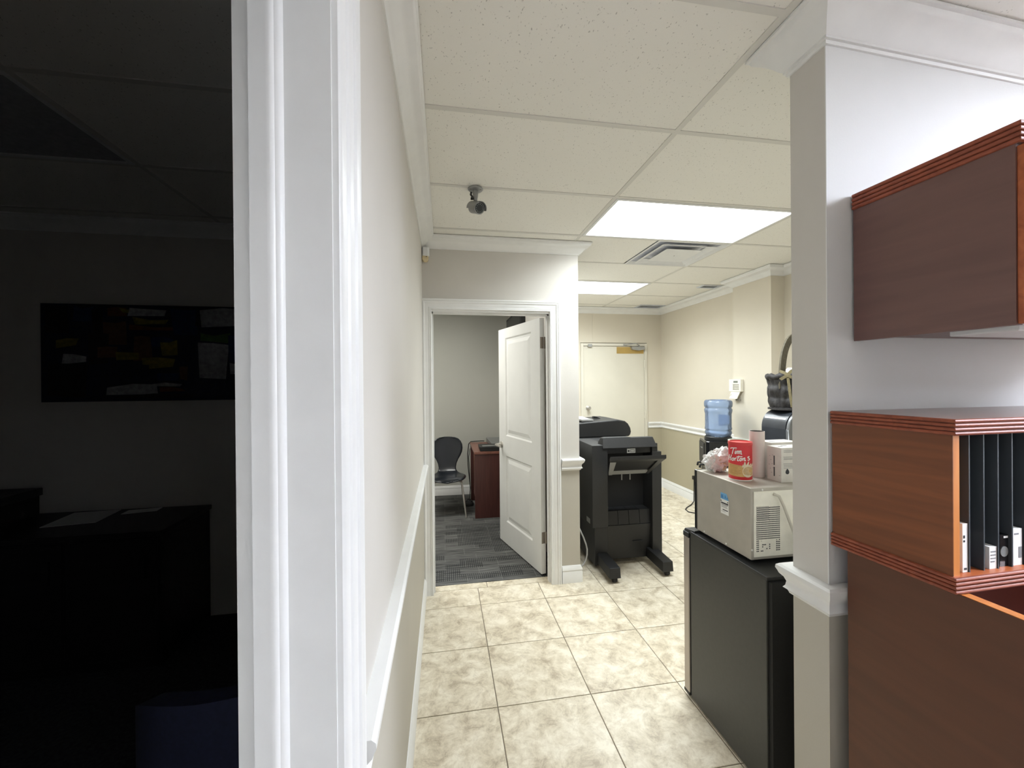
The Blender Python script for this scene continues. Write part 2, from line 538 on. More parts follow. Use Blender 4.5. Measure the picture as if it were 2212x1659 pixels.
def O(mb, name, mats, parent=None, org=(0, 0, 0), bevel=0.0, smooth=0, seg=2, kind=None, label=None):
    """link one builder's geometry as one mesh object; vertices are given in world coordinates"""
    o0 = ORG[parent.name] if parent else Vector(org)
    me = bpy.data.meshes.new(name)
    me.from_pydata([Vector(p) - o0 for p in mb.v], [], mb.f)
    if not isinstance(mats, (list, tuple)):
        mats = [mats]
    for m_ in mats:
        me.materials.append(m_)
    me.polygons.foreach_set('material_index', mb.mi)
    me.update()
    import bmesh
    bm = bmesh.new()
    bm.from_mesh(me)
    bmesh.ops.recalc_face_normals(bm, faces=bm.faces)
    bm.to_mesh(me)
    bm.free()
    if smooth:
        me.polygons.foreach_set('use_smooth', [True] * len(me.polygons))
        me.set_sharp_from_angle(angle=R(smooth))
    ob = bpy.data.objects.new(name, me)
    COL.objects.link(ob)
    if parent:
        ob.parent = parent
    else:
        ob.location = o0
    ORG[ob.name] = o0
    if bevel:
        md = ob.modifiers.new('edge', 'BEVEL')
        md.width = bevel
        md.segments = seg
        md.limit_method = 'ANGLE'
        md.angle_limit = R(35)
    if kind:
        ob['kind'] = kind
    if label:
        ob['label'] = label
    return ob


def thing(name, label, cat, loc, group=None, kind=None):
    e = bpy.data.objects.new(name, None)
    COL.objects.link(e)
    e.location = loc
    e.empty_display_size = 0.05
    ORG[e.name] = Vector(loc)
    e['label'] = label
    if cat:
        e['category'] = cat
    if group:
        e['group'] = group
    if kind:
        e['kind'] = kind
    return e


def tag(o, label, cat=None, group=None, kind=None):
    o['label'] = label
    if cat:
        o['category'] = cat
    if group:
        o['group'] = group
    if kind:
        o['kind'] = kind
    return o


def struct(mb, name, mats, label, **k):
    o = O(mb, name, mats, **k)
    o['kind'] = 'structure'
    o['label'] = label
    return o


def share(src, name, loc, parent=None):
    """another piece with the same mesh data; loc is relative to the parent"""
    c = src.copy()
    c.name = name
    COL.objects.link(c)
    c.parent = parent
    c.location = loc
    return c


# ---------------------------------------------------------------- dimensions
ZC = 2.575          # ceiling
XL = -0.147         # corridor face of the left wall
YD = 2.985          # corridor face of the wall with the open door
XE = 1.02           # end of that wall
YF = 5.47           # far wall of the copy room
XR = 3.12           # right wall of the copy room
PX, PY0, PY1 = 2.98, 3.30, 3.80     # pilaster on the right wall
CX = 1.075          # end face of the partition
CY0, CY1 = 0.99, 1.11
RAIL = 0.90         # paint changes behind the chair rail
RAIL_PROF = [(0, 0.855), (0.007, 0.857), (0.011, 0.867), (0.020, 0.872), (0.015, 0.880), (0.013, 0.893), (0.018, 0.905),
             (0.027, 0.914), (0.030, 0.922), (0.034, 0.930), (0.033, 0.939), (0.026, 0.945), (0, 0.945)]
BASE_PROF = [(0, 0), (0.014, 0), (0.014, 0.085), (0.010, 0.092), (0.0145, 0.097), (0.012, 0.112), (0.006, 0.122), (0.004, 0.128), (0, 0.130)]
CROWN_PROF = [(0, 0.0), (0.006, 0.0), (0.009, 0.008), (0.016, 0.012), (0.026, 0.020), (0.040, 0.034), (0.056, 0.046),
              (0.072, 0.052), (0.078, 0.058), (0.080, 0.068), (0.086, 0.072), (0.086, 0.0799), (0, 0.0799)]
CROWN_BIG = [(0, 0.0), (0.006, 0.0), (0.008, 0.010), (0.013, 0.013), (0.013, 0.022), (0.020, 0.028), (0.032, 0.048), (0.048, 0.070),
             (0.066, 0.088), (0.074, 0.094), (0.078, 0.106), (0.086, 0.110), (0.086, 0.1199), (0, 0.1199)]


def xy(z0):
    return lambda u, v, h: (u, v, z0 + h)


# ---------------------------------------------------------------- floors
XS = [0.2385 + 0.4590 * k for k in range(-1, 8)]
XS[0] = -0.15
YS = [2.798 + 0.4500 * k for k in range(-6, 7)]
b = MB()
b.box(-0.30, -3.2, -0.12, 4.6, 5.6, -0.004)
floor = struct(b, 'floor', M['grout'], 'cream travertine look floor tiles with thin brown grout lines')
tile_src = {}


def floor_tile(x0, y0, x1, y1):
    g = 0.0022
    key = (round(x1 - x0, 3), round(y1 - y0, 3))
    if key in tile_src:
        share(tile_src[key], 'tile', (x0, y0, 0), floor)
        return
    w, h = x1 - x0, y1 - y0
    c = 0.0025
    t = MB()
    t.hexa([(g, g, -0.006), (w - g, g, -0.006), (w - g, h - g, -0.006), (g, h - g, -0.006)],
           [(g, g, -0.0012), (w - g, g, -0.0012), (w - g, h - g, -0.0012), (g, h - g, -0.0012)])
    t.f.pop(1); t.mi.pop(1)
    t.add([(g, g, -0.0012), (w - g, g, -0.0012), (w - g, h - g, -0.0012), (g, h - g, -0.0012),
           (g + c, g + c, 0), (w - g - c, g + c, 0), (w - g - c, h - g - c, 0), (g + c, h - g - c, 0)],
          [(4, 5, 6, 7), (0, 1, 5, 4), (1, 2, 6, 5), (2, 3, 7, 6), (3, 0, 4, 7)])
    o = O(t, 'tile', M['tile_f'], floor)
    o.location = (x0, y0, 0)
    tile_src[key] = o


xs_all = XS + [XS[-1] + 0.0]
for i in range(len(XS) - 1):
    for j in range(len(YS) - 1):
        x0, x1, y0, y1 = XS[i], XS[i + 1], YS[j], YS[j + 1]
        if y0 > 5.45 or x0 > 3.10:
            continue
        if x0 < CX and x1 > CX and y1 < 0.9:
            pass
        if y1 > 3.03 and y0 < 3.03 and x0 < 0.95:          # the row cut at the doorway
            if x1 <= 0.9 or x0 < 0.3:
                floor_tile(x0, y0, x1, 3.03)
                continue
            t = MB()                                            # the tile notched round the door casing
            t.prism([(x0 + 0.0022, y0 + 0.0022), (x1 - 0.0022, y0 + 0.0022), (x1 - 0.0022, y1 - 0.0022), (0.802, y1 - 0.0022), (0.802, 3.0278), (x0 + 0.0022, 3.0278)], 'z', -0.006, 0.0)
            O(t, 'tile', M['tile_f'], floor)
            continue
        if y0 >= 3.03 and x1 < 1.0:
            continue
        floor_tile(x0, y0, x1, min(y1, 5.46))
for x0, x1 in ((-0.083, 0.31), (0.31, 0.80)):              # threshold strip in the doorway
    floor_tile(x0, 3.03, x1, 3.112)
b = MB()
b.box(-1.6, 3.112, -0.02, 1.02, 5.62, 0.002)
fl2 = struct(b, 'floor_office', M['carpet'], 'grey striped and dashed carpet in the office beyond the open door')
b = MB()
b.box(-3.8, -1.3, -0.02, -0.268, 2.985, 0.001)
fl3 = struct(b, 'floor_dark_room', M['dark_carpet'], 'dark carpet in the unlit room on the left')

# ---------------------------------------------------------------- ceiling
b = MB()
b.box(-3.9, -3.3, ZC + 0.03, 4.7, 5.75, ZC + 0.12)
ceiling = struct(b, 'ceiling', M['slab'], 'suspended ceiling of white speckled tiles in a white metal grid')
ctile_src = {}


def ceiling_tile(x0, y0, x1, y1):
    if x1 - x0 < 0.03 or y1 - y0 < 0.03:
        return
    key = (round(x1 - x0, 3), round(y1 - y0, 3))
    if key in ctile_src:
        share(ctile_src[key], 'tile', (x0, y0, ZC), ceiling)
        return
    w, h = x1 - x0, y1 - y0
    t = MB()
    t.box(0.002, 0.002, 0.0035, w - 0.002, h - 0.002, 0.02)
    o = O(t, 'tile', M['tile_c'], ceiling)
    o.location = (x0, y0, ZC)
    ctile_src[key] = o


def grid_bar(x0, y0, x1, y1):
    t = MB()
    t.box(x0, y0, ZC, x1, y1, ZC + 0.007)
    O(t, 'grid_bar', M['tbar'], ceiling)


CY = [2.185 + 0.6096 * k for k in range(-9, 6)]
CY[7] = 1.02
CXS = [XL, 0.975, 2.194, 3.413, 4.6]
SPECIAL = {}          # (i, j) -> handled elsewhere
lit = [(1, 2.185), (1, 2.185 + 0.6096 * 3)]
office_lit = [(2, 2.185 - 0.6096 * 4, 'lit ceiling panel over the office desk area, out of frame at the right'), (2, 2.185 - 0.6096 * 7, 'added lit ceiling panel, unseen fill farther back over the office behind the viewer'),
              (3, 2.185 - 0.6096 * 5, 'added lit ceiling panel, unseen fill over the far right of the office'), (1, 2.185 - 0.6096 * 7, 'lit ceiling panel over the corridor behind the viewer')]  # far right and farther back office panels added as unseen fill light
for i in range(4):
    for y0 in CY:
        x0, x1, y1 = CXS[i], CXS[i + 1], (CY + [CY[-1] + 0.6096])[CY.index(y0) + 1]
        if i >= 2 and y0 > 0.9 and i == 3:
            continue
        if y0 > 5.4:
            continue
        if any(i == li and abs(y0 - ly) < 0.01 for li, ly in lit + [q[:2] for q in office_lit]):
            continue
        ye = min(y1, YF)
        if i == 0 and y0 > 2.7:
            if y0 > 2.9:
                continue
            ye = YD
        if i == 1 and abs(y0 - (2.185 + 0.6096)) < 0.01:      # tile beside the air diffuser
            ceiling_tile(x0, y0, 1.585, ye)
            continue
        if i == 2 and y0 > 0.9:
            x1 = XR
        ceiling_tile(x0, y0, x1, ye)
for x in CXS[1:3]:
    grid_bar(x - 0.012, -3.2, x + 0.012, YF)
grid_bar(3.401, -3.2, 3.425, CY0)
for y0 in CY:
    ys = y0 - 0.0115
    if y0 < 2.9:
        grid_bar(XL, ys, 0.963, ys + 0.023)
    if y0 < YF:
        grid_bar(0.987, ys, 2.182, ys + 0.023)
        grid_bar(2.206, ys, XR if y0 > CY0 else 3.401, ys + 0.023)
    if y0 < 0.6:
        grid_bar(3.425, ys, 4.6, ys + 0.023)
# dark room cells
DX = [-3.86, -2.64, -1.42, -0.268]
DY = [-0.84, -0.23, 0.38, 0.99, 1.60, 2.21, 2.82, 2.985]
for i in range(3):
    for j in range(7):
        if i == 1 and j == 4:
            continue
        ceiling_tile(DX[i], DY[j], DX[i + 1], DY[j + 1])
for x in DX[1:3]:
    grid_bar(x - 0.012, -0.84, x + 0.012, 2.985)
for y in DY[1:7]:
    for i in range(3):
        grid_bar(DX[i] + 0.012, y - 0.0115, DX[i + 1] - 0.012, y + 0.0115)


def light_panel(x0, y0, x1, y1, label, face, group=None):
    t = thing('ceiling_light', label, 'ceiling light', ((x0 + x1) / 2, (y0 + y1) / 2, ZC), group)
    f = MB()
    w = 0.018
    a0, b0, a1, b1 = x0 + 0.012, y0 + 0.012, x1 - 0.012, y1 - 0.012
    f.box(a0, b0, ZC - 0.003, a1, b0 + w, ZC + 0.02).box(a0, b1 - w, ZC - 0.003, a1, b1, ZC + 0.02)
    f.box(a0, b0 + w, ZC - 0.003, a0 + w, b1 - w, ZC + 0.02).box(a1 - w, b0 + w, ZC - 0.003, a1, b1 - w, ZC + 0.02)
    O(f, 'frame', M['metal_white'], t)
    d = MB()
    d.box(a0 + w, b0 + w, ZC + 0.003, a1 - w, b1 - w, ZC + 0.008)
    O(d, 'diffuser', face, t)
    return t


for y0 in (2.185, 4.0138):
    la = bpy.data.lights.new('ceiling_lamp', 'AREA')
    la.shape = 'RECTANGLE'
    la.size, la.size_y = 1.15, 0.54
    la.energy = COPY_WATTS
    la.spread = R(152)
    la.color = COPY_TINT
    lo = bpy.data.objects.new('ceiling_lamp', la)
    COL.objects.link(lo)
    lo.location = (1.5845, y0 + 0.3048, ZC + 0.001)
light_panel(0.975, 2.185, 2.194, 2.7946, 'lit rectangular ceiling panel, the larger and nearer one', M['panel'])
light_panel(0.975, 4.0138, 2.194, 4.6234, 'lit rectangular ceiling panel farther back, beyond the air diffuser', M['panel'])
for li, ly, lab in office_lit:
    light_panel(CXS[li], ly, CXS[li + 1], ly + 0.6096, lab, M['panel_office'] if ly > -1 else M['panel_corridor'])
light_panel(-1.1, 3.70, 0.1, 4.31, 'lit ceiling panel inside the small office, above the black chair', M['panel_small'])
light_panel(-2.64, 1.60, -1.42, 2.21, 'unlit recessed ceiling panel in the dark room on the left', M['diffuser_off'])


# ---------------------------------------------------------------- walls
def wall_boxes(b, x0, y0, x1, y1, z0=0.0, z1=ZC + 0.03):
    if z0 < RAIL < z1:
        b.m(1).box(x0, y0, z0, x1, y1, RAIL)
        b.m(0).box(x0, y0, RAIL, x1, y1, z1)
    else:
        b.m(1 if z1 <= RAIL else 0).box(x0, y0, z0, x1, y1, z1)


WM = [M['wall'], M['wall_low']]
M['beige'] = mat('beige_paint_upper', (212, 204, 187), 0.7, spec=0.3, vary=0.012, vscale=2)
M['beige_low'] = mat('beige_paint_lower', (176, 168, 145), 0.6, spec=0.3, vary=0.012, vscale=2)
WB = [M['beige'], M['beige_low']]
XLB = XL - 0.118
b = MB()
wall_boxes(b, XLB, 0.60, XL, YD)
wall_boxes(b, XLB, -0.37, XL, 0.60, 2.075)
wall_boxes(b, XLB, -3.2, XL, -0.37)
struct(b, 'wall_left', WM, 'long corridor wall on the left, pale grey above the white chair rail, taupe below')
b = MB()
wall_boxes(b, XLB + 0.02, YD, -0.105, YD + 0.118)
wall_boxes(b, -0.105, YD, 0.812, YD + 0.118, 2.067)
wall_boxes(b, 0.812, YD, XE, YD + 0.118)
struct(b, 'wall_middle', WM, 'grey wall holding the open office door at the corridor end')
b = MB()
wall_boxes(b, 0.90, YD + 0.118, XE, YF + 0.25)
struct(b, 'wall_office_side', WM, 'wall between the small office and the copy room')
b = MB()
b.box(-1.7, 5.62, 0, 0.90, 5.72, ZC + 0.03)
b.box(-1.7, YD + 0.118, 0, -1.6, 5.62, ZC + 0.03)
M['wall_office'] = mat('office_wall_paint', (186, 186, 178), 0.7, spec=0.3, vary=0.01, vscale=2)
struct(b, 'wall_office_back', M['wall_office'], 'plain grey rear wall of the office behind the black chair')
b = MB()
wall_boxes(b, XE, YF, 1.895, YF + 0.12)
wall_boxes(b, 1.895, YF, 2.90, YF + 0.12, 2.085)
wall_boxes(b, 2.90, YF, XR + 0.1, YF + 0.12)
b.m(0).box(2.075, YF - 0.004, 2.09, 2.081, YF + 0.01, 2.50)
struct(b, 'wall_far', WB, 'beige far wall of the copy room around the cream door')
b = MB()
wall_boxes(b, XR, CY1, XR + 0.12, YF)
struct(b, 'wall_right', WB, 'beige right wall of the copy room behind the water cooler')
b = MB()
wall_boxes(b, PX, PY0, XR, PY1)
struct(b, 'wall_pilaster', WB, 'boxed pilaster standing out from the right wall beside the alarm keypad')
b = MB()
pp = [(CX, CY0 + 0.003), (CX, CY1), (XR + 0.12, CY1), (XR + 0.12, 1.0905)]
b.m(1).prism(pp, 'z', 0, RAIL)
b.m(0).prism(pp, 'z', RAIL, ZC + 0.03)
struct(b, 'wall_partition', WM, 'partition end and rear face between the office and the copy room')
ANG = R(2.6)
PIV = (CX, CY0, 0)
b = MB()
wall_boxes(b, CX, CY0, 4.7, CY0 + 0.003)
M['wall_bright'] = mat('office_white_paint', (226, 226, 224), 0.65, spec=0.3, vary=0.01, vscale=2, bump=0.1, bscale=160)
wo = struct(b, 'wall_office_front', [M['wall_bright'], M['wall_low']], 'white office wall behind the cherry cabinets', org=PIV)
wo.rotation_euler.z = ANG
b = MB()
b.box(4.6, -3.2, 0, 4.7, 1.3, ZC + 0.03)
b.box(-0.30, -3.3, 0, 4.7, -3.2, ZC + 0.03)
struct(b, 'wall_rear', M['wall'], 'office walls behind and to the right of the viewer')
b = MB()
b.box(-3.8, YD, 0, XLB + 0.02, YD + 0.118, ZC + 0.03)
b.box(-3.9, -1.3, 0, -3.8, YD + 0.118, ZC + 0.03)
b.box(-3.9, -1.4, 0, XLB, -1.3, ZC + 0.03)
struct(b, 'wall_dark_room', M['wall'], 'grey walls of the unlit room on the left, behind the painting')

# ---------------------------------------------------------------- crown, rails, baseboards
tr = 0


def trim(prof, path, z0, label, side=1, name=None, org=(0, 0, 0)):
    global tr
    tr += 1
    b_ = MB()
    b_.sweep(prof, path, xy(z0), side)
    return struct(b_, name or ('trim_%d' % tr), M['trim'], label, smooth=40, org=org)


zc0 = ZC - 0.0799
trim(CROWN_PROF, [(XL, -3.2), (XL, YD), (XE, YD), (XE, YF), (XR, YF), (XR, PY1), (PX, PY1), (PX, PY0), (XR, PY0), (XR, CY1)], zc0,
     'white crown moulding along the corridor and around the copy room ceiling', side=-1)
CROWN_BIG = [(o, h * 0.1 / 0.12) for o, h in CROWN_BIG]
trim(CROWN_BIG, [(XR, CY1), (CX, CY1), (CX, CY0), (4.7, CY0 + (4.7 - CX) * math.tan(ANG))], ZC - 0.0999, 'deep white crown moulding around the partition end and above the office cabinets', side=-1)
trim(CROWN_PROF, [(-3.8, YD), (XLB, YD)], zc0, 'crown moulding barely visible at the top of the dark room wall', side=-1)
trim(RAIL_PROF, [(XL, 0.69), (XL, YD)], 0, 'white chair rail running down the corridor wall', side=-1)
trim(RAIL_PROF, [(0.875, YD), (XE, YD), (XE, YF), (1.84, YF)], 0, 'white chair rail on the wall end beside the open door', side=-1)
trim(RAIL_PROF, [(2.905, YF), (XR, YF), (XR, PY1), (PX, PY1), (PX, PY0), (XR, PY0), (XR, CY1)], 0, 'white chair rail along the beige copy room wall', side=-1)
trim(RAIL_PROF, [(XR, CY1), (CX, CY1), (CX, CY0), (CX + 0.5, CY0)], 0, 'white chair rail wrapped round the grey partition end', side=-1)
trim(BASE_PROF, [(XL, 0.69), (XL, YD)], 0, 'white baseboard along the corridor wall', side=-1, name='baseboard_left')
trim(BASE_PROF, [(0.875, YD), (XE, YD), (XE, YF), (1.84, YF)], 0, 'white baseboard on the wall end beside the copier', side=-1, name='baseboard_middle')
trim(BASE_PROF, [(2.905, YF), (XR, YF), (XR, PY1), (PX, PY1), (PX, PY0), (XR, PY0), (XR, CY1)], 0, 'white baseboard along the beige copy room wall', side=-1, name='baseboard_right')
trim(BASE_PROF, [(XR, CY1), (CX, CY1), (CX, CY0), (CX + 0.1, CY0)], 0, 'white baseboard round the partition end', side=-1, name='baseboard_partition')
trim(BASE_PROF, [(0.90, 5.62), (-1.6, 5.62)], 0, 'white baseboard of the office rear wall behind the black chair', side=1, name='baseboard_office')

# ---------------------------------------------------------------- door frames
CAS = [(0, 0), (0, 0.010), (0.004, 0.014), (0.010, 0.010), (0.016, 0.012), (0.020, 0.009), (0.038, 0.013), (0.046, 0.013), (0.050, 0.017),
       (0.056, 0.019), (0.062, 0.016), (0.066, 0.020), (0.074, 0.020), (0.078, 0.016), (0.078, 0)]
# office door: casing, jambs and head (trim of the opening)
b = MB()
XD0, XD1, ZD = -0.083, 0.792, 2.047
cas_s = [(o * 0.82, h) for o, h in CAS]
b.sweep(CAS, [(XD1, 0.0), (XD1, ZD + 0.012), (XD0, ZD + 0.012), (XD0, 0.0)], lambda u, v, h: (u, YD - h, v), side=-1)
b.v = [(max(p[0], XL + 0.001), p[1], p[2]) for p in b.v]
struct(b, 'trim_door_casing', M['trim'], 'white moulded casing around the open office door', smooth=35)
b = MB()
b.box(XD1, YD - 0.001, 0, XD1 + 0.02, YD + 0.12, ZD + 0.02)
b.box(XD0 - 0.02, YD - 0.001, 0, XD0, YD + 0.12, ZD + 0.02)
b.box(XD0, YD - 0.001, ZD, XD1, YD + 0.12, ZD + 0.02)
b.box(XD0, YD + 0.03, 0, XD0 + 0.011, YD + 0.075, ZD)
b.box(XD1 - 0.011, YD + 0.03, 0, XD1, YD + 0.075, ZD)
b.box(XD0, YD + 0.03, ZD - 0.011, XD1, YD + 0.075, ZD)
struct(b, 'trim_door_jamb', M['trim'], 'white jambs and stops inside the open office doorway')

# dark room doorway in the left wall: far jamb faces the viewer
YJ = 0.58
b = MB()
for s, yj in ((1, YJ), (-1, -0.35)):
    b.box(XLB - 0.002, yj, 0, XL + 0.001, yj + 0.02 * s, 2.06)
b.box(XLB - 0.002, -0.35, 2.05, XL + 0.001, YJ, 2.075)
struct(b, 'trim_dark_jamb', M['trim'], 'broad white jamb of the dark doorway on the left')
b = MB()
b.prism([(-0.243, YJ), (-0.243, YJ - 0.012), (-0.223, YJ - 0.012), (-0.219, YJ - 0.0125), (-0.215, YJ - 0.011), (-0.2135, YJ - 0.0085), (-0.2105, YJ - 0.008),
         (-0.207, YJ - 0.0055), (-0.205, YJ)], 'z', 0, 2.05)
struct(b, 'trim_dark_stop', M['trim'], 'raised door stop with a beaded edge on the dark doorway jamb', smooth=40)
b = MB()
CASL = [(0, 0), (0, 0.009), (0.004, 0.013), (0.009, 0.014), (0.012, 0.010), (0.015, 0.012), (0.030, 0.013), (0.033, 0.016), (0.037, 0.0145), (0.041, 0.017),
        (0.055, 0.018), (0.058, 0.0215), (0.064, 0.023), (0.067, 0.019), (0.071, 0.0225), (0.080, 0.0235), (0.088, 0.021), (0.090, 0.012), (0.090, 0)]
b.sweep(CASL, [(YJ + 0.004, 0.0), (YJ + 0.004, 2.064), (-0.354, 2.064), (-0.354, 0.0)], lambda u, v, h: (XL + h, u, v), side=-1)
struct(b, 'trim_dark_casing', M['trim'], 'white moulded casing of the dark doorway on the corridor side', smooth=35)
b = MB()
b.sweep(CASL, [(YJ + 0.006, 0.0), (YJ + 0.006, 2.066), (-0.356, 2.066), (-0.356, 0.0)], lambda u, v, h: (XLB - h * 0.5, u, v), side=-1)
struct(b, 'trim_dark_casing_inner', M['trim'], 'inner edge of the dark doorway casing next to the black opening', smooth=35)

d3 = thing('door_light_block', 'added unseen door leaf keeping light out of the dark room', None, (XLB, -0.33, 0), kind='structure')  # leaf added out of view to block light entering the dark room
d3['category'] = 'door'
b = MB(); b.box(XLB - 0.04, -0.33, 0.012, XLB - 0.001, 0.53, 2.045)
O(b, 'door_leaf', M['door'], d3)
b = MB(); b.lathe([(0.026, 0.0), (0.012, 0.012), (0.012, 0.04), (0.027, 0.05), (0.022, 0.07)], (XLB - 0.001, 0.47, 0.95), 14, 'x')
O(b, 'knob', M['chrome'], d3)
d3.rotation_euler.z = R(22)

# ---------------------------------------------------------------- open office door
HP = Vector((0.749, 3.124, 0.0))
DV = Vector((-0.263, 0.9648, 0))
DN = Vector((-0.9648, -0.263, 0))      # visible face direction


def dpt(u, n, z):
    p = HP + DV * u + DN * n
    return (p.x, p.y, z)


door = thing('door_1', 'white two panel interior door standing open into the office', None, (0.749, 3.124, 0), kind='structure')
door['category'] = 'door'


def dbox(b, u0, u1, n0, n1, z0, z1):
    b.hexa([dpt(u0, n0, z0), dpt(u1, n0, z0), dpt(u1, n1, z0), dpt(u0, n1, z0)],
           [dpt(u0, n0, z1), dpt(u1, n0, z1), dpt(u1, n1, z1), dpt(u0, n1, z1)])


b = MB()
W, ZT = 0.832, 2.037
PA = [(0.150, 0.675, 1.03, 1.945), (0.150, 0.675, 0.225, 0.842)]
dbox(b, 0, 0.150, -0.040, 0, 0.014, ZT)
dbox(b, 0.675, W, -0.040, 0, 0.014, ZT)
for z0, z1 in ((0.014, 0.225), (0.842, 1.03), (1.945, ZT)):
    dbox(b, 0.150, 0.675, -0.040, 0, z0, z1)
O(b, 'door_leaf', M['door'], door)
for (u0, u1, z0, z1) in PA:
    p = MB()
    rings = [(0, 0.0), (0.012, -0.009), (0.030, -0.009), (0.062, -0.001)]
    vv = []
    for d, n in rings:
        vv += [dpt(u0 + d, n, z0 + d), dpt(u1 - d, n, z0 + d), dpt(u1 - d, n, z1 - d), dpt(u0 + d, n, z1 - d)]
    ff = []
    for k in range(len(rings) - 1):
        for i in range(4):
            j = (i + 1) % 4
            ff.append((k * 4 + i, k * 4 + j, (k + 1) * 4 + j, (k + 1) * 4 + i))
    k = (len(rings) - 1) * 4
    ff.append((k, k + 1, k + 2, k + 3))
    vv += [dpt(u0, -0.035, z0), dpt(u1, -0.035, z0), dpt(u1, -0.035, z1), dpt(u0, -0.035, z1)]
    e = len(vv) - 4
    ff += [(i, (i + 1) % 4, e + (i + 1) % 4, e + i) for i in range(4)] + [(e + 3, e + 2, e + 1, e)]
    p.add(vv, ff)
    O(p, 'panel', M['door'], door)
for zc in (0.298, 1.841):
    h = MB()
    dbox(h, -0.0015, 0.0, -0.033, -0.004, zc - 0.045, zc + 0.045)
    h.tube([dpt(-0.006, -0.041, zc - 0.046), dpt(-0.006, -0.041, zc + 0.046)], 0.006)
    O(h, 'hinge', M['hinge'], door)
h = MB()
c = dpt(0.772, 0, 0.938)
h.lathe_dir([(0.031, 0.0), (0.031, 0.006), (0.026, 0.010), (0.015, 0.014), (0.013, 0.056)], c, DN)
h.tube([dpt(0.778, 0.050, 0.938), dpt(0.764, 0.062, 0.938), dpt(0.72, 0.066, 0.936), dpt(0.665, 0.062, 0.933)], [0.013, 0.014, 0.012, 0.010])
O(h, 'handle', M['chrome'], door, smooth=40)
h = MB()
c = dpt(0.772, -0.04, 0.938)
h.lathe_dir([(0.031, 0.0), (0.031, 0.006), (0.013, 0.014), (0.011, 0.045)], c, -DN)
h.tube([dpt(0.772, -0.085, 0.938), dpt(0.70, -0.094, 0.936), dpt(0.672, -0.092, 0.934)], 0.009)
O(h, 'handle', M['chrome'], door, smooth=40)

# ---------------------------------------------------------------- far door
fd = thing('door_2', 'cream flush door in the far wall behind the copier', None, (2.4, YF, 0), kind='structure')
fd['category'] = 'door'
b = MB()
b.box(1.94, YF + 0.004, 0.012, 2.853, YF + 0.05, 2.036)
O(b, 'door_leaf', M['fire_door'], fd)
b = MB()
b.box(1.897, YF - 0.014, 0, 1.937, YF + 0.1, 2.076).box(2.856, YF - 0.014, 0, 2.896, YF + 0.1, 2.076)
b.box(1.937, YF - 0.014, 2.039, 2.856, YF + 0.1, 2.076)
b.box(1.937, YF + 0.05, 0, 2.856, YF + 0.1, 2.039)
O(b, 'door_frame', M['fire_door'], fd, bevel=0.002)
b = MB()
b.box(2.437, YF + 0.001, 1.932, 2.846, YF + 0.004, 2.026)
O(b, 'plate', M['brass'], fd, label='brass coloured plate under the door closer')
b = MB()
b.prism([(2.640, 2.028), (2.843, 2.028), (2.846, 1.990), (2.82, 1.985), (2.790, 1.980), (2.760, 1.974), (2.735, 1.978), (2.66, 1.986)], 'y', YF - 0.05, YF + 0.001)
b.tube([(2.765, YF - 0.03, 2.03), (2.765, YF - 0.03, 2.046)], 0.012)
b.tube([(2.765, YF - 0.03, 2.048), (2.69, YF - 0.10, 2.066)], 0.008)
b.tube([(2.69, YF - 0.10, 2.066), (2.545, YF - 0.02, 2.058)], 0.007)
b.box(2.530, YF - 0.03, 2.046, 2.580, YF - 0.013, 2.066)
O(b, 'door_closer', M['closer'], fd)
b = MB()
b.box(2.002, YF - 0.03, 2.022, 2.058, YF + 0.004, 2.060)
O(b, 'latch_bracket', M['closer'], fd)
b = MB()
b.lathe([(0.030, 0), (0.030, -0.008), (0.012, -0.014), (0.012, -0.035), (0.026, -0.045), (0.028, -0.060), (0.018, -0.070)], (2.0, YF + 0.004, 1.166), 16, 'y')
O(b, 'knob', M['chrome'], fd, smooth=40)
for zc in (1.785, 1.05, 0.22):
    b = MB()
    b.tube([(2.862, YF - 0.017, zc - 0.055), (2.862, YF - 0.017, zc + 0.055)], 0.008)
    b.box(2.846, YF - 0.016, zc - 0.05, 2.878, YF - 0.0125, zc + 0.05)
    O(b, 'hinge', M['fire_door'], fd)

# ---------------------------------------------------------------- ceiling vents
dv = thing('air_diffuser', 'square stepped air diffuser in the ceiling behind the large lit panel', 'air vent', (1.89, 3.10, ZC))
cx, cy = 1.890, 3.099


def ring(bm_, h0, z0, h1, z1, th=0.0015):
    vv = []
    for hh, zz in ((h0, z0), (h1, z1), (h1, z1 + th), (h0, z0 + th)):
        vv += [(cx - hh, cy - hh, zz), (cx + hh, cy - hh, zz), (cx + hh, cy + hh, zz), (cx - hh, cy + hh, zz)]
    ff = []
    for k in range(4):
        for i in range(4):
            j = (i + 1) % 4
            ff.append((k * 4 + i, k * 4 + j, ((k + 1) % 4) * 4 + j, ((k + 1) % 4) * 4 + i))
    bm_.add(vv, ff)


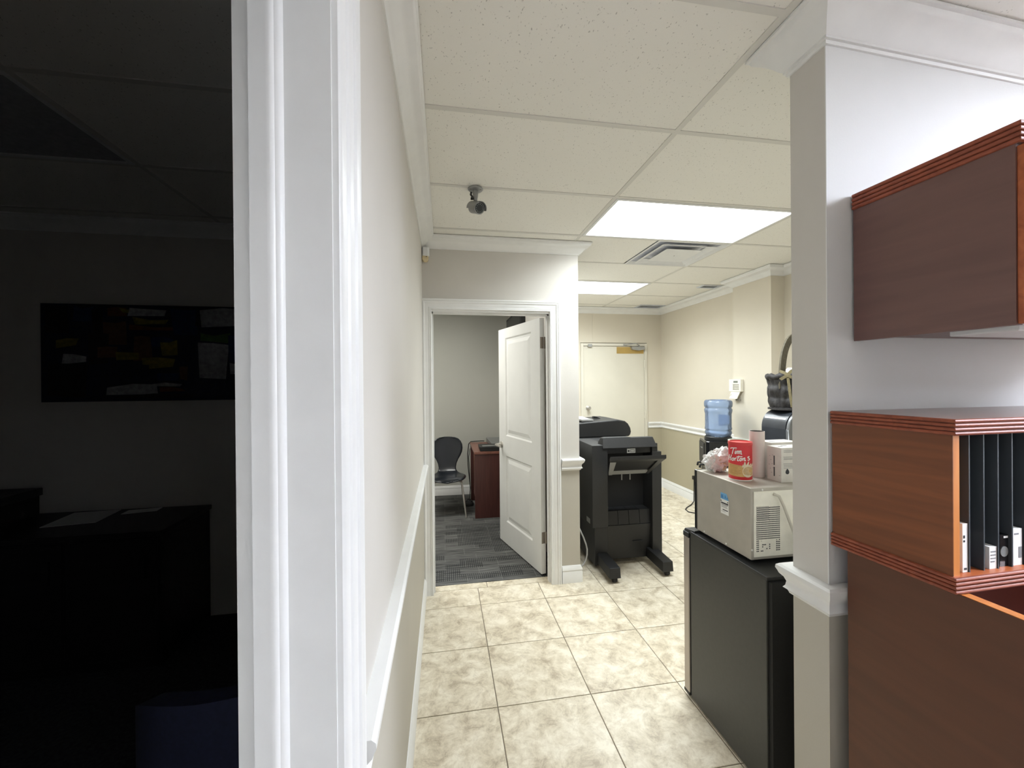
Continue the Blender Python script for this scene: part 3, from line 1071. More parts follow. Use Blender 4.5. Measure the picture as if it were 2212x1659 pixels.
b = MB()
b.box(cx - 0.30, cy - 0.30, ZC + 0.022, cx + 0.30, cy + 0.30, ZC + 0.028)
O(b, 'duct_back', M['grey_duct'], dv)
b = MB(); ring(b, 0.300, ZC - 0.001, 0.288, ZC - 0.004); ring(b, 0.288, ZC - 0.004, 0.262, ZC + 0.014)
O(b, 'outer_frame', M['metal_white'], dv)
b = MB(); ring(b, 0.262, ZC + 0.014, 0.256, ZC + 0.020)
O(b, 'throat', M['grey_duct'], dv)
b = MB(); ring(b, 0.235, ZC - 0.006, 0.222, ZC - 0.006); ring(b, 0.222, ZC - 0.006, 0.180, ZC + 0.016)
O(b, 'cone', M['metal_white'], dv)
b = MB(); b.hexa([(cx - 0.155, cy - 0.155, ZC - 0.009), (cx + 0.155, cy - 0.155, ZC - 0.009), (cx + 0.155, cy + 0.155, ZC - 0.009), (cx - 0.155, cy + 0.155, ZC - 0.009)],
                 [(cx - 0.150, cy - 0.150, ZC - 0.005), (cx + 0.150, cy - 0.150, ZC - 0.005), (cx + 0.150, cy + 0.150, ZC - 0.005), (cx - 0.150, cy + 0.150, ZC - 0.005)])
b.lathe([(0.005, -0.004), (0.005, 0.0)], (cx, cy, ZC - 0.009), 8)
O(b, 'center_plate', M['metal_white'], dv)


def grille(x0, y0, x1, y1, label):
    t = thing('ceiling_vent', label, 'air vent', ((x0 + x1) / 2, (y0 + y1) / 2, ZC))
    f = MB()
    f.box(x0, y0, ZC - 0.006, x1, y0 + 0.02, ZC + 0.005).box(x0, y1 - 0.02, ZC - 0.006, x1, y1, ZC + 0.005)
    f.box(x0, y0 + 0.02, ZC - 0.006, x0 + 0.02, y1 - 0.02, ZC + 0.005).box(x1 - 0.02, y0 + 0.02, ZC - 0.006, x1, y1 - 0.02, ZC + 0.005)
    O(f, 'frame', M['grey_duct'], t)
    n = int((y1 - y0 - 0.04) / 0.022)
    sl = MB()
    for k in range(n):
        yy = y0 + 0.02 + (k + 0.5) * (y1 - y0 - 0.04) / n
        sl.hexa([(x0 + 0.02, yy - 0.008, ZC - 0.004), (x1 - 0.02, yy - 0.008, ZC - 0.004), (x1 - 0.02, yy + 0.004, ZC + 0.003), (x0 + 0.02, yy + 0.004, ZC + 0.003)],
                [(x0 + 0.02, yy - 0.007, ZC - 0.003), (x1 - 0.02, yy - 0.007, ZC - 0.003), (x1 - 0.02, yy + 0.005, ZC + 0.004), (x0 + 0.02, yy + 0.005, ZC + 0.004)])
    O(sl, 'louvres', M['grey_duct'], t, kind='stuff')


grille(2.66, 5.17, 3.02, 5.38, 'grey ceiling grille at the far corner above the cream door')
grille(2.80, 4.02, 3.02, 4.15, 'small grey ceiling grille beside the crown moulding over the right wall')

# ---------------------------------------------------------------- security camera, sensor, keypad
sc_ = thing('security_camera', 'small silver security camera hanging from the corridor ceiling', 'camera', (0.178, 2.20, ZC))
b = MB()
b.lathe([(0.041, 0), (0.041, -0.004), (0.036, -0.009), (0.018, -0.012)], (0.178, 2.20, ZC), 28)
O(b, 'base', M['cam_body'], sc_, smooth=40)
b = MB()
b.lathe([(0.016, -0.010), (0.013, -0.045), (0.0115, -0.046), (0.010, -0.066), (0.006, -0.068), (0.006, -0.082)], (0.178, 2.20, ZC), 16)
O(b, 'stem', M['cam_body'], sc_, smooth=40)
b = MB()
b.box(0.152, 2.193, ZC - 0.058, 0.170, 2.207, ZC - 0.050)
b.tube([(0.156, 2.2, ZC - 0.02), (0.153, 2.2, ZC - 0.032), (0.166, 2.2, ZC - 0.052)], 0.006)
O(b, 'thumb_screw', M['black_plastic'], sc_)
for a in (90, 210, 330):
    b = MB()
    b.lathe([(0.004, -0.0085), (0.004, -0.011)], (0.178 + 0.030 * math.cos(R(a)), 2.20 + 0.030 * math.sin(R(a)), ZC), 8)
    O(b, 'screw', M['hinge'], sc_)
ax = Vector((0.36, -0.85, -0.36)).normalized()
cc = Vector((0.180, 2.19, ZC - 0.108))
b = MB()
b.lathe_dir([(0.022, -0.045), (0.028, -0.040), (0.029, 0.030), (0.031, 0.032), (0.031, 0.040), (0.026, 0.042)], cc, ax, 24)
O(b, 'housing', M['cam_body'], sc_, smooth=40)
b = MB()
b.lathe_dir([(0.026, 0.0405), (0.025, 0.043)], cc, ax, 24)
O(b, 'lens_window', M['cam_glass'], sc_)
side = ax.cross(Vector((0, 0, 1))).normalized()
upv = side.cross(ax)
b = MB()
for k in range(12):
    a = 2 * math.pi * k / 12
    b.lathe_dir([(0.0025, 0), (0.0015, 0.002)], cc + ax * 0.043 + (side * math.cos(a) + upv * math.sin(a)) * 0.019, ax, 6)
O(b, 'infrared_lamps', M['led'], sc_, kind='stuff')
b = MB()
vv, ff = [], []
N = 14
for s_ in (-0.046, 0.056):
    for rr in (0.0335, 0.0355):
        for k in range(N + 1):
            a = R(-12 + 204 * k / N)
            vv.append(cc + ax * s_ + (side * math.cos(a) + upv * math.sin(a)) * rr)
n1 = N + 1
for k in range(N):
    ff += [(k, k + 1, 2 * n1 + k + 1, 2 * n1 + k), (n1 + k, n1 + k + 1, 3 * n1 + k + 1, 3 * n1 + k), (k, k + 1, n1 + k + 1, n1 + k), (2 * n1 + k, 2 * n1 + k + 1, 3 * n1 + k + 1, 3 * n1 + k)]
ff += [(0, n1, 3 * n1, 2 * n1), (N, n1 + N, 3 * n1 + N, 2 * n1 + N)]
b.add(vv, ff)
O(b, 'sunshade', M['cam_body'], sc_, smooth=40)

ms = thing('motion_sensor', 'yellowed white motion sensor in the corner above the open door', 'sensor', (-0.12, 2.985, 2.44))
b = MB()
b.prism([(-0.145, 2.984), (-0.145, 2.955), (-0.137, 2.938), (-0.104, 2.938), (-0.093, 2.950), (-0.093, 2.984)], 'z', 2.432, 2.492)
O(b, 'upper_shell', M['metal_white'], ms, bevel=0.004)
b = MB()
b.prism([(-0.144, 2.435), (-0.100, 2.435), (-0.101, 2.405), (-0.112, 2.395), (-0.132, 2.395), (-0.143, 2.405)], 'y', 2.948, 2.984)
O(b, 'lower_lens', M['sensor'], ms, bevel=0.004)
b = MB()
b.box(-0.117, 2.9465, 2.425, -0.111, 2.949, 2.430)
O(b, 'indicator', M['label_dark'], ms)

kp = thing('alarm_keypad', 'cream alarm keypad with flip cover on the pilaster above the water cooler', 'keypad', (PX, 3.74, 1.45))
b = MB()
b.box(PX - 0.034, 3.655, 1.418, PX, 3.825, 1.543)
O(b, 'case', M['keypad'], kp, bevel=0.003)
b = MB(); b.box(PX - 0.0352, 3.695, 1.508, PX - 0.0335, 3.756, 1.527)
O(b, 'screen', M['lcd'], kp)
b = MB()
for i in range(4):
    for j in range(4):
        yy = 3.680 + 0.0225 * i
        zz = 1.436 + 0.016 * j
        b.box(PX - 0.0365, yy, zz, PX - 0.0335, yy + 0.017, zz + 0.009)
O(b, 'keys', M['keys'], kp, kind='stuff')
b = MB()
b.hexa([(PX - 0.060, 3.680, 1.345), (PX - 0.060, 3.790, 1.345), (PX - 0.052, 3.790, 1.345), (PX - 0.052, 3.680, 1.345)],
       [(PX - 0.034, 3.665, 1.415), (PX - 0.034, 3.790, 1.415), (PX - 0.026, 3.790, 1.415), (PX - 0.026, 3.665, 1.415)])
b.tube([(PX - 0.052, 3.775, 1.396), (PX - 0.057, 3.775, 1.38)], 0.006)
O(b, 'flip_cover', M['keypad'], kp, bevel=0.002)
b = MB(); b.box(PX - 0.02, 3.69, 1.325, PX, 3.745, 1.345)
O(b, 'mounting_tab', M['keys'], kp)

# ---------------------------------------------------------------- photocopier with finisher
cp = thing('photocopier', 'large black photocopier with sloping output tray behind the wall end', 'photocopier', (1.48, 3.6, 0))
X0, X1, YB = 1.180, 1.788, 3.14
b = MB()
b.box(X0, YB, 0.34, X0 + 0.135, YB + 0.41, 1.012)                                 # left pillar
b.box(X0 + 0.02, YB + 0.012, 0.03, X0 + 0.135, YB + 0.41, 0.34)
b.box(X1 - 0.085, YB, 0.06, X1, YB + 0.41, 0.945)                                 # right pillar
b.box(X1 - 0.085, YB, 0.945, X1 - 0.035, YB + 0.41, 1.014)
b.box(X0 + 0.135, YB + 0.02, 0.935, X1 - 0.085, YB + 0.41, 0.985)
fin = O(b, 'finisher', M['copier'], cp, bevel=0.004)
b = MB()
b.hexa([(1.268, YB - 0.012, 0.985), (1.745, YB - 0.012, 0.985), (1.748, YB + 0.12, 0.985), (1.262, YB + 0.12, 0.985)],
       [(1.280, YB + 0.02, 1.066), (1.722, YB + 0.02, 1.066), (1.722, YB + 0.075, 1.064), (1.280, YB + 0.075, 1.064)])
b.hexa([(1.276, YB + 0.016, 1.064), (1.535, YB + 0.016, 1.064), (1.54, YB + 0.074, 1.062), (1.276, YB + 0.074, 1.062)],
       [(1.290, YB + 0.024, 1.073), (1.50, YB + 0.024, 1.073), (1.50, YB + 0.066, 1.071), (1.290, YB + 0.066, 1.071)])
O(b, 'finisher_top', M['copier'], fin, bevel=0.004)
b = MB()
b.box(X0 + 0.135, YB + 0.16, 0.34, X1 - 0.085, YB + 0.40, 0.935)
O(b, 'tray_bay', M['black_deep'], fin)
b = MB()
for k in range(4):
    xx = X0 + 0.142 + k * 0.096
    b.hexa([(xx, YB + 0.034, 0.343), (xx + 0.0925, YB + 0.034, 0.343), (xx + 0.0925, YB + 0.17, 0.343), (xx, YB + 0.17, 0.343)],
           [(xx, YB + 0.050, 0.455), (xx + 0.0925, YB + 0.050, 0.455), (xx + 0.0925, YB + 0.17, 0.455), (xx, YB + 0.17, 0.455)])
O(b, 'guide_ribs', M['copier_dark'], fin, kind='stuff')
b = MB()
b.hexa([(X0 + 0.135, YB + 0.06, 0.05), (X1 - 0.085, YB + 0.06, 0.05), (X1 - 0.085, YB + 0.40, 0.05), (X0 + 0.135, YB + 0.40, 0.05)],
       [(X0 + 0.135, YB + 0.03, 0.34), (X1 - 0.085, YB + 0.03, 0.34), (X1 - 0.085, YB + 0.40, 0.34), (X0 + 0.135, YB + 0.40, 0.34)])
b.box(1.545, YB + 0.030, 0.196, 1.635, YB + 0.05, 0.200)
O(b, 'lower_panel', M['copier'], fin, bevel=0.003)
b = MB()
b.box(1.490, YB + 0.014, 0.938, 1.562, YB + 0.021, 0.974)
b.m(1).box(1.497, YB + 0.0130, 0.948, 1.508, YB + 0.0142, 0.962).box(1.520, YB + 0.0130, 0.945, 1.553, YB + 0.0142, 0.947).box(1.520, YB + 0.0130, 0.964, 1.553, YB + 0.0142, 0.966)
b.box(1.520, YB + 0.0130, 0.947, 1.522, YB + 0.0142, 0.964).box(1.551, YB + 0.0130, 0.947, 1.553, YB + 0.0142, 0.964)
O(b, 'sticker', [M['paper'], M['label_dark']], fin)
# output tray, sloping up and out
IN, OUT = (YB - 0.005, 0.792), (2.865, 0.962)
tr_ = MB()


def tp(x, s, dz=0.0):
    return (x, IN[0] + (OUT[0] - IN[0]) * s, IN[1] + (OUT[1] - IN[1]) * s + dz)


def tslab(bm_, xa0, xa1, xb0, xb1, s0, s1, t):
    bm_.hexa([tp(xa0, s0, -t), tp(xa1, s0, -t), tp(xb1, s1, -t), tp(xb0, s1, -t)], [tp(xa0, s0), tp(xa1, s0), tp(xb1, s1), tp(xb0, s1)])


tslab(tr_, 1.318, 1.665, 1.25, 1.645, 0.0, 1.0, 0.010)
tray = O(tr_, 'output_tray', M['copier_dark'], cp, bevel=0.003)
b = MB(); tslab(b, 1.325, 1.658, 1.322, 1.655, 0.0, 0.16, 0.022)
O(b, 'tray_bar', M['copier_grey'], tray)
for xa, xb in (((1.318, 1.348), (1.222, 1.268)), ((1.640, 1.668), (1.612, 1.660))):
    b = MB(); tslab(b, xa[0], xa[1], xb[0], xb[1], 0.0, 1.02, 0.026)
    O(b, 'tray_arm', M['copier_grey'] if xa[0] < 1.4 else M['copier'], tray)
b = MB(); tslab(b, 1.222, 1.660, 1.212, 1.664, 0.93, 1.06, 0.030)
O(b, 'tray_lip', M['copier'], tray, bevel=0.004)
for xx in (1.428, 1.500):
    b = MB(); b.tube([(xx, YB - 0.012, 0.785), (xx, YB - 0.012, 0.725)], 0.0045)
    O(b, 'stapler_pin', M['copier_grey'], cp)
# feet with casters
for xf, yf in ((1.266, 2.895), (1.716, 2.925)):
    b = MB()
    b.hexa([(xf - 0.045, yf, 0.040), (xf + 0.045, yf, 0.040), (xf + 0.045, YB + 0.10, 0.055), (xf - 0.045, YB + 0.10, 0.055)],
           [(xf - 0.042, yf + 0.006, 0.118), (xf + 0.042, yf + 0.006, 0.118), (xf + 0.045, YB + 0.10, 0.135), (xf - 0.045, YB + 0.10, 0.135)])
    ft = O(b, 'foot', M['copier_dark'], cp, bevel=0.004)
    b = MB()
    b.lathe([(0.012, -0.018), (0.022, -0.016), (0.024, 0), (0.022, 0.016), (0.012, 0.018)], (xf + 0.006, yf + 0.034, 0.024), 14, 'x')
    O(b, 'caster', M['black_matte'], ft, smooth=40)
# main engine
b = MB()
b.box(1.17, YB + 0.41, 0.06, 1.79, 4.20, 0.60).box(1.175, YB + 0.41, 0.60, 1.785, 4.19, 0.94)
for zz in (0.22, 0.36, 0.50):
    b.box(1.165, 3.60, zz, 1.172, 4.15, zz + 0.008)
O(b, 'engine', M['copier_dark'], cp, bevel=0.006)
b = MB()
b.box(1.20, YB + 0.30, 0.94, 1.79, 4.19, 0.985)
b.box(1.79, 3.84, 0.945, 1.815, 3.9, 0.965)
O(b, 'scanner', M['copier'], cp, bevel=0.006)
b = MB()
b.prism([(1.21, 0.985), (1.815, 0.985), (1.832, 1.002), (1.84, 1.03), (1.832, 1.07), (1.808, 1.112), (1.775, 1.138), (1.70, 1.150), (1.32, 1.128), (1.25, 1.12), (1.21, 1.09)], 'y', 3.80, 4.30)
adf = O(b, 'document_feeder', M['copier'], cp, bevel=0.01, seg=3, smooth=40)
b = MB()
b.box(1.34, 3.84, 1.140, 1.46, 4.15, 1.156)
b.m(1).hexa([(1.33, 3.92, 1.152), (1.43, 3.90, 1.152), (1.44, 4.12, 1.160), (1.34, 4.14, 1.160)], [(1.33, 3.92, 1.158), (1.43, 3.90, 1.158), (1.44, 4.12, 1.166), (1.34, 4.14, 1.166)])
O(b, 'feed_tray', [M['copier_grey'], M['paper']], adf)
b = MB()
b.hexa([(1.52, 4.00, 1.148), (1.60, 4.00, 1.150), (1.60, 4.04, 1.150), (1.52, 4.04, 1.148)], [(1.525, 4.0, 1.172), (1.55, 4.0, 1.172), (1.55, 4.04, 1.172), (1.525, 4.04, 1.172)])
O(b, 'paper_guide', M['copier_dark'], adf)
b = MB()
b.box(1.08, 3.62, 0.96, 1.20, 4.0, 1.0)
b.m(1).box(1.09, 3.66, 1.0, 1.19, 3.92, 1.003)
O(b, 'control_panel', [M['copier'], M['screen']], cp, bevel=0.004)
b = MB(); b.box(X0 - 0.0015, 3.195, 0.36, X0, 3.275, 0.40)
O(b, 'warning_sticker', M['copier_grey'], cp)
b = MB()
b.tube([(1.045, 3.10, 0.42), (1.040, 3.06, 0.38), (1.074, 3.06, 0.304), (1.094, 3.06, 0.25), (1.103, 3.06, 0.209), (1.102, 3.06, 0.165), (1.092, 3.06, 0.125), (1.07, 3.06, 0.09), (1.045, 3.065, 0.07), (1.034, 3.08, 0.064)], 0.0065)
tag(O(b, 'hanging_cable', M['grey_cable'], smooth=60), 'grey cable looping down beside the copier at the wall end', 'cable')

# ---------------------------------------------------------------- mini fridge and microwave
fr = thing('mini_fridge', 'black bar fridge under the microwave', 'fridge', (1.39, 1.55, 0))
b = MB()
b.box(1.152, 1.305, 0.02, 1.615, 1.768, 0.800)
O(b, 'body', M['fridge'], fr, bevel=0.003)
b = MB()
b.box(1.160, 1.288, 0.03, 1.607, 1.306, 0.795)
b.tube([(1.25, 1.28, 0.12), (1.25, 1.28, 0.70), (1.30, 1.28, 0.70), (1.30, 1.28, 0.12), (1.35, 1.28, 0.12), (1.35, 1.28, 0.70), (1.40, 1.28, 0.70), (1.40, 1.28, 0.12)], 0.004, 6)
O(b, 'rear_panel', M['fridge_back'], fr)
b = MB(); b.box(1.150, 1.300, 0.800, 1.617, 1.765, 0.812)
O(b, 'top_panel', M['black_plastic'], fr, bevel=0.002)
b = MB(); b.box(1.156, 1.768, 0.025, 1.611, 1.780, 0.785)
O(b, 'door_gasket', M['black_deep'], fr)
b = MB(); b.box(1.150, 1.780, 0.030, 1.617, 1.822, 0.775)
O(b, 'door', M['silver'], fr, bevel=0.004)
for z0, z1 in ((0.775, 0.800), (0.018, 0.034)):
    b = MB(); b.box(1.148, 1.779, z0, 1.619, 1.824, z1)
    O(b, 'door_cap', M['black_plastic'], fr, bevel=0.004)
b = MB(); b.hexa([(1.152, 1.735, 0.800), (1.22, 1.735, 0.800), (1.22, 1.822, 0.800), (1.152, 1.822, 0.800)], [(1.155, 1.74, 0.822), (1.21, 1.74, 0.822), (1.21, 1.818, 0.812), (1.155, 1.818, 0.812)])
O(b, 'hinge_cover', M['black_plastic'], fr, bevel=0.003)
for xf in (1.19, 1.575):
    for yf in (1.35, 1.73):
        b = MB(); b.lathe([(0.018, 0.0), (0.018, 0.012), (0.012, 0.022)], (xf, yf, 0), 10)
        O(b, 'leg', M['black_matte'], fr)

mw = thing('microwave', 'grey metal microwave on the black bar fridge', 'microwave', (1.41, 1.57, 0.812))
MX0, MX1, MY0, MY1, MZ0, MZ1 = 1.172, 1.662, 1.403, 1.745, 0.828, 1.108
b = MB()
b.box(MX0, MY0, MZ0, MX1, MY1, MZ1)
O(b, 'casing', M['mw_case'], mw, bevel=0.003)
b = MB()
b.box(MX0, MY1, MZ0, MX1, MY1 + 0.02, MZ1)
O(b, 'door', M['black_gloss'], mw, bevel=0.004)
b = MB()
b.prism([(MX0 + 0.012, MZ0 + 0.012), (MX1 - 0.012, MZ0 + 0.012), (MX1 - 0.012, MZ1 - 0.014), (MX0 + 0.012, MZ1 - 0.014)], 'y', MY0 - 0.002, MY0 + 0.001)
bk = O(b, 'rear_panel', M['mw_back'], mw)
b = MB()
random.seed(3)
for i in range(17):
    for j in range(22):
        x = 1.196 + i * 0.0062
        z = 0.862 + j * 0.0080
        if z > 1.035 or x > 1.300:
            continue
        if z < 0.905 and 2 <= i <= 13 and not (3 <= i <= 11 and random.random() < 0.28):
            continue
        fine = (i < 9 and z > 0.975)
        s_ = 0.0013 if fine else 0.0021
        b.box(x - s_, MY0 - 0.0026, z - s_, x + s_, MY0 - 0.0015, z + s_)
        if fine:
            b.box(x + 0.0031 - s_, MY0 - 0.0026, z - s_, x + 0.0031 + s_, MY0 - 0.0015, z + s_)
            b.box(x - s_, MY0 - 0.0026, z + 0.004 - s_, x + s_, MY0 - 0.0015, z + 0.004 + s_)
O(b, 'vent_holes', M['label_dark'], bk, kind='stuff')
b = MB()
b.prism([(1.205, 0.900), (1.212, 0.908), (1.285, 0.908), (1.292, 0.900), (1.292, 0.897), (1.284, 0.904), (1.213, 0.904), (1.207, 0.897)], 'y', MY0 - 0.006, MY0 - 0.001)
O(b, 'pressed_ridge', M['mw_back'], bk)
b = MB(); b.box(1.183, MY0 - 0.004, 1.065, 1.262, MY0 - 0.001, 1.090)
O(b, 'cover_plate', M['mw_back'], bk)
b = MB()
b.tube([(1.268, MY0 - 0.004, 1.083), (1.285, MY0 - 0.014, 1.075), (1.302, MY0 - 0.018, 1.035), (1.325, MY0 - 0.02, 0.975), (1.348, MY0 - 0.022, 0.915), (1.364, MY0 - 0.05, 0.86), (1.370, MY0 - 0.11, 0.825), (1.374, MY0 - 0.138, 0.80)], 0.0052)
O(b, 'power_cord', M['cream_cable'], mw, smooth=60)
b = MB()
for (y, z) in ((1.69, MZ0 + 0.010), (1.545, MZ0 + 0.010)):
    b.lathe([(0.004, 0.0), (0.003, -0.002)], (MX0, y, z), 8, 'x')
b.lathe([(0.004, 0.0), (0.003, -0.0025)], (MX0 + 0.004, MY0, 0.868), 8, 'y')
b.lathe([(0.004, 0.0), (0.003, -0.0025)], (1.222, MY0, MZ1 - 0.008), 8, 'y')
O(b, 'screw', M['paper'], mw, kind='stuff')
for xf in (1.20, 1.63):
    for yf in (1.44, 1.71):
        b = MB(); b.lathe([(0.012, 0.812), (0.014, 0.828)], (xf, yf, 0), 10)
        O(b, 'foot', M['black_matte'], mw)
# rating label on the side
LY0, LY1, LZ0, LZ1 = 1.577, 1.527, 0.960, 1.049
b = MB()
b.add([(MX0 - 0.0006, LY0, LZ0), (MX0 - 0.0006, LY1, LZ0), (MX0 - 0.0006, LY1, 1.024), (MX0 - 0.0006, LY1 + 0.012, LZ1), (MX0 - 0.0006, LY0, LZ1)], [(0, 1, 2, 3, 4)])
lb = O(b, 'rating_label', M['paper'], mw)
b = MB()
xx = MX0 - 0.0008
b.m(0).add([(xx, LY0, 1.022), (xx, LY1, 1.022), (xx, LY1, 1.024), (xx, LY1 + 0.012, LZ1), (xx, LY0, LZ1)], [(0, 1, 2, 3, 4)])
for z0, z1, a, c_, k in ((1.012, 1.016, 0, 0.14, 1), (1.012, 1.0165, 0.82, 0.95, 1), (1.003, 1.009, 0.05, 0.95, 1), (0.998, 1.001, 0.1, 0.9, 2), (0.993, 0.995, 0.1, 0.8, 2), (0.988, 0.990, 0.1, 0.85, 2), (0.976, 0.980, 0.25, 0.9, 1), (0.970, 0.9715, 0.1, 0.6, 2)):
    ya, yb = LY0 + (LY1 - LY0) * a, LY0 + (LY1 - LY0) * c_
    b.m(k).add([(xx, ya, z0), (xx, yb, z0), (xx, yb, z1), (xx, ya, z1)], [(0, 1, 2, 3)])
O(b, 'label_print', [M['label_blue'], M['label_dark'], M['label_grey']], lb)


def text_mesh(body, size, place, name, m_, parent, shear=0.0, offset=0.0):
    """flat lettering from the built-in font, vertices mapped by place(u, v)"""
    cu = bpy.data.curves.new(name, 'FONT')
    cu.body = body
    cu.size = size
    cu.shear = shear
    cu.offset = offset
    cu.resolution_u = 3
    tmp = bpy.data.objects.new(name, cu)
    COL.objects.link(tmp)
    bpy.context.view_layer.update()
    me = bpy.data.meshes.new_from_object(tmp)
    bpy.data.objects.remove(tmp)
    mb = MB()
    mb.add([place(v.co.x, v.co.y) for v in me.vertices], [tuple(p.vertices) for p in me.polygons])
    return O(mb, name, m_, parent)


text_mesh('BE', 0.020, lambda u, v: (MX0 - 0.0010, LY0 - 0.003 - u * 0.72, 1.027 + v), 'lettering', M['ink_blue'], lb, offset=0.0006)
text_mesh('A', 0.014, lambda u, v: (MX0 - 0.0010, 1.5395 - u * 0.72, 1.0265 + v), 'lettering', M['ink_blue'], lb, offset=0.0004)
b = MB()
for r0, r1 in ((0.0085, 0.0068), (0.004, 0.0)):
    vv, ff = [], []
    for i in range(16):
        a = 2 * math.pi * i / 16
        for rr in (r0, r1):
            vv.append((MX0 - 0.0010, 1.5475 + rr * 0.62 * math.cos(a), 1.034 + rr * math.sin(a)))
    for i in range(16):
        j = (i + 1) % 16
        ff.append((2 * i, 2 * j, 2 * j + 1, 2 * i + 1))
    b.add(vv, ff)
O(b, 'round_mark', M['ink_blue'], lb)

# ---------------------------------------------------------------- things on the microwave
TZ = MZ1
can = thing('coffee_canister', 'red drink mix canister lettered in white script on the microwave', 'canister', (1.247, 1.552, TZ))
CR = 0.0450
ccx, ccy = 1.247, 1.552
b = MB()
b.lathe([(CR - 0.001, TZ), (CR, TZ + 0.004), (CR, TZ + 0.149), (CR - 0.001, TZ + 0.150)], (ccx, ccy, 0), 48)
cb_ = O(b, 'body', M['red'], can, smooth=40)
b = MB()
b.lathe([(CR + 0.0005, TZ), (CR + 0.0015, TZ + 0.002), (CR + 0.0005, TZ + 0.004)], (ccx, ccy, 0), 48)
O(b, 'rim', M['paper'], can, smooth=40)
b = MB()
b.lathe([(CR + 0.0018, TZ + 0.148), (CR + 0.0022, TZ + 0.154), (CR + 0.001, TZ + 0.160), (CR - 0.004, TZ + 0.161), (CR - 0.006, TZ + 0.157), (0.002, TZ + 0.157)], (ccx, ccy, 0), 48)
O(b, 'lid', M['red_lid'], can, smooth=40)
A0 = math.atan2(-ccy, -ccx)


def wrap(px_, py_, k=0.0005):
    """label artwork in its own units (0..1 across the visible half, z up) wrapped on the canister"""
    s_ = max(-0.98, min(0.98, (px_ - 580) / 340.0))
    a = A0 + math.asin(s_)
    z = TZ + (1530 - py_) / 1130.0 * 0.162
    rr = CR + k
    return (ccx + rr * math.cos(a), ccy + rr * math.sin(a), z)


def wrap_quad(bm_, x0, x1, top, bot, k=0.0005, n=24):
    vv, ff = [], []
    for i in range(n + 1):
        x = x0 + (x1 - x0) * i / n
        vv += [wrap(x, top(x), k), wrap(x, bot(x), k)]
    for i in range(n):
        ff.append((2 * i, 2 * i + 2, 2 * i + 3, 2 * i + 1))
    bm_.add(vv, ff)


b = MB()
wrap_quad(b, 250, 913, lambda x: 1050 + 60 * ((x - 250) / 660), lambda x: 1392 + 22 * math.sin((x - 250) / 660 * math.pi))
O(b, 'label_band', M['tan'], cb_)
b = MB()
for k, (y, xa, xb) in enumerate(((1090, 290, 560), (1135, 290, 520), (1175, 290, 540), (1215, 285, 600), (1255, 285, 560), (1300, 285, 590), (1330, 300, 520))):
    wrap_quad(b, xa, xb, lambda x, y=y: y + 18 * ((x - 250) / 660), lambda x, y=y: y + 9 + 18 * ((x - 250) / 660), 0.0008, 10)
O(b, 'label_print', M['tan_print'], cb_)


def wrap_disc(bm_, cx_, cy_, rx, ry, k, n=28, r0=0.0):
    vv, ff = [], []
    for i in range(n):
        a = 2 * math.pi * i / n
        vv += [wrap(cx_ + rx * math.cos(a), cy_ + ry * math.sin(a), k), wrap(cx_ + rx * r0 * math.cos(a), cy_ + ry * r0 * math.sin(a), k)]
    for i in range(n):
        j = (i + 1) % n
        ff.append((2 * i, 2 * j, 2 * j + 1, 2 * i + 1))
    bm_.add(vv, ff)


b = MB()
wrap_disc(b, 790, 1250, 150, 175, 0.0010)
for (x0, y0, x1, y1, w) in ((700, 1110, 705, 955, 46), (760, 1095, 805, 950, 40), (830, 1080, 860, 1010, 34), (880, 1110, 915, 985, 30), (660, 1130, 650, 1040, 36)):
    b.add([wrap(x0 - w, y0, 0.001), wrap(x0 + w, y0, 0.001), wrap(x1 + w * 0.3, y1 + 30, 0.001), wrap(x1, y1, 0.001), wrap(x1 - w * 0.3, y1 + 30, 0.001)], [(0, 1, 2, 3, 4)])
O(b, 'label_cup', M['cream'], cb_)
b = MB(); wrap_disc(b, 788, 1235, 112, 128, 0.0014)
O(b, 'label_drink', M['coffee'], cb_)
# script lettering, drawn stroke by stroke
STROKES = [
    [(312, 618), (350, 592), (420, 584), (490, 580)], [(405, 592), (385, 660), (362, 768)],
    [(452, 668), (440, 735), (452, 748), (470, 735)], [(462, 628), (466, 640)],
    [(480, 668), (474, 748)], [(478, 700), (505, 664), (520, 672), (514, 748)], [(518, 700), (545, 660), (560, 668), (552, 746)], [(556, 700), (590, 655), (606, 664), (598, 735), (612, 748), (628, 738)],
    [(290, 800), (272, 880), (268, 965)], [(345, 790), (322, 880), (312, 968)], [(272, 890), (330, 872)],
    [(395, 878), (365, 895), (350, 940), (368, 962), (395, 945), (402, 900), (390, 880), (415, 890), (435, 885)],
    [(440, 872), (432, 956)], [(437, 905), (462, 872), (480, 880)],
    [(545, 800), (518, 880), (505, 935), (520, 950), (545, 935)], [(480, 838), (560, 824), (640, 820)],
    [(600, 868), (575, 885), (566, 925), (582, 946), (608, 930), (614, 890), (600, 870), (625, 880), (645, 872)],
    [(655, 862), (648, 936)], [(652, 895), (685, 855), (704, 862), (696, 925), (712, 934), (730, 918)],
    [(830, 822), (800, 818), (785, 845), (815, 868), (832, 890), (812, 918), (778, 916)]]
b = MB()
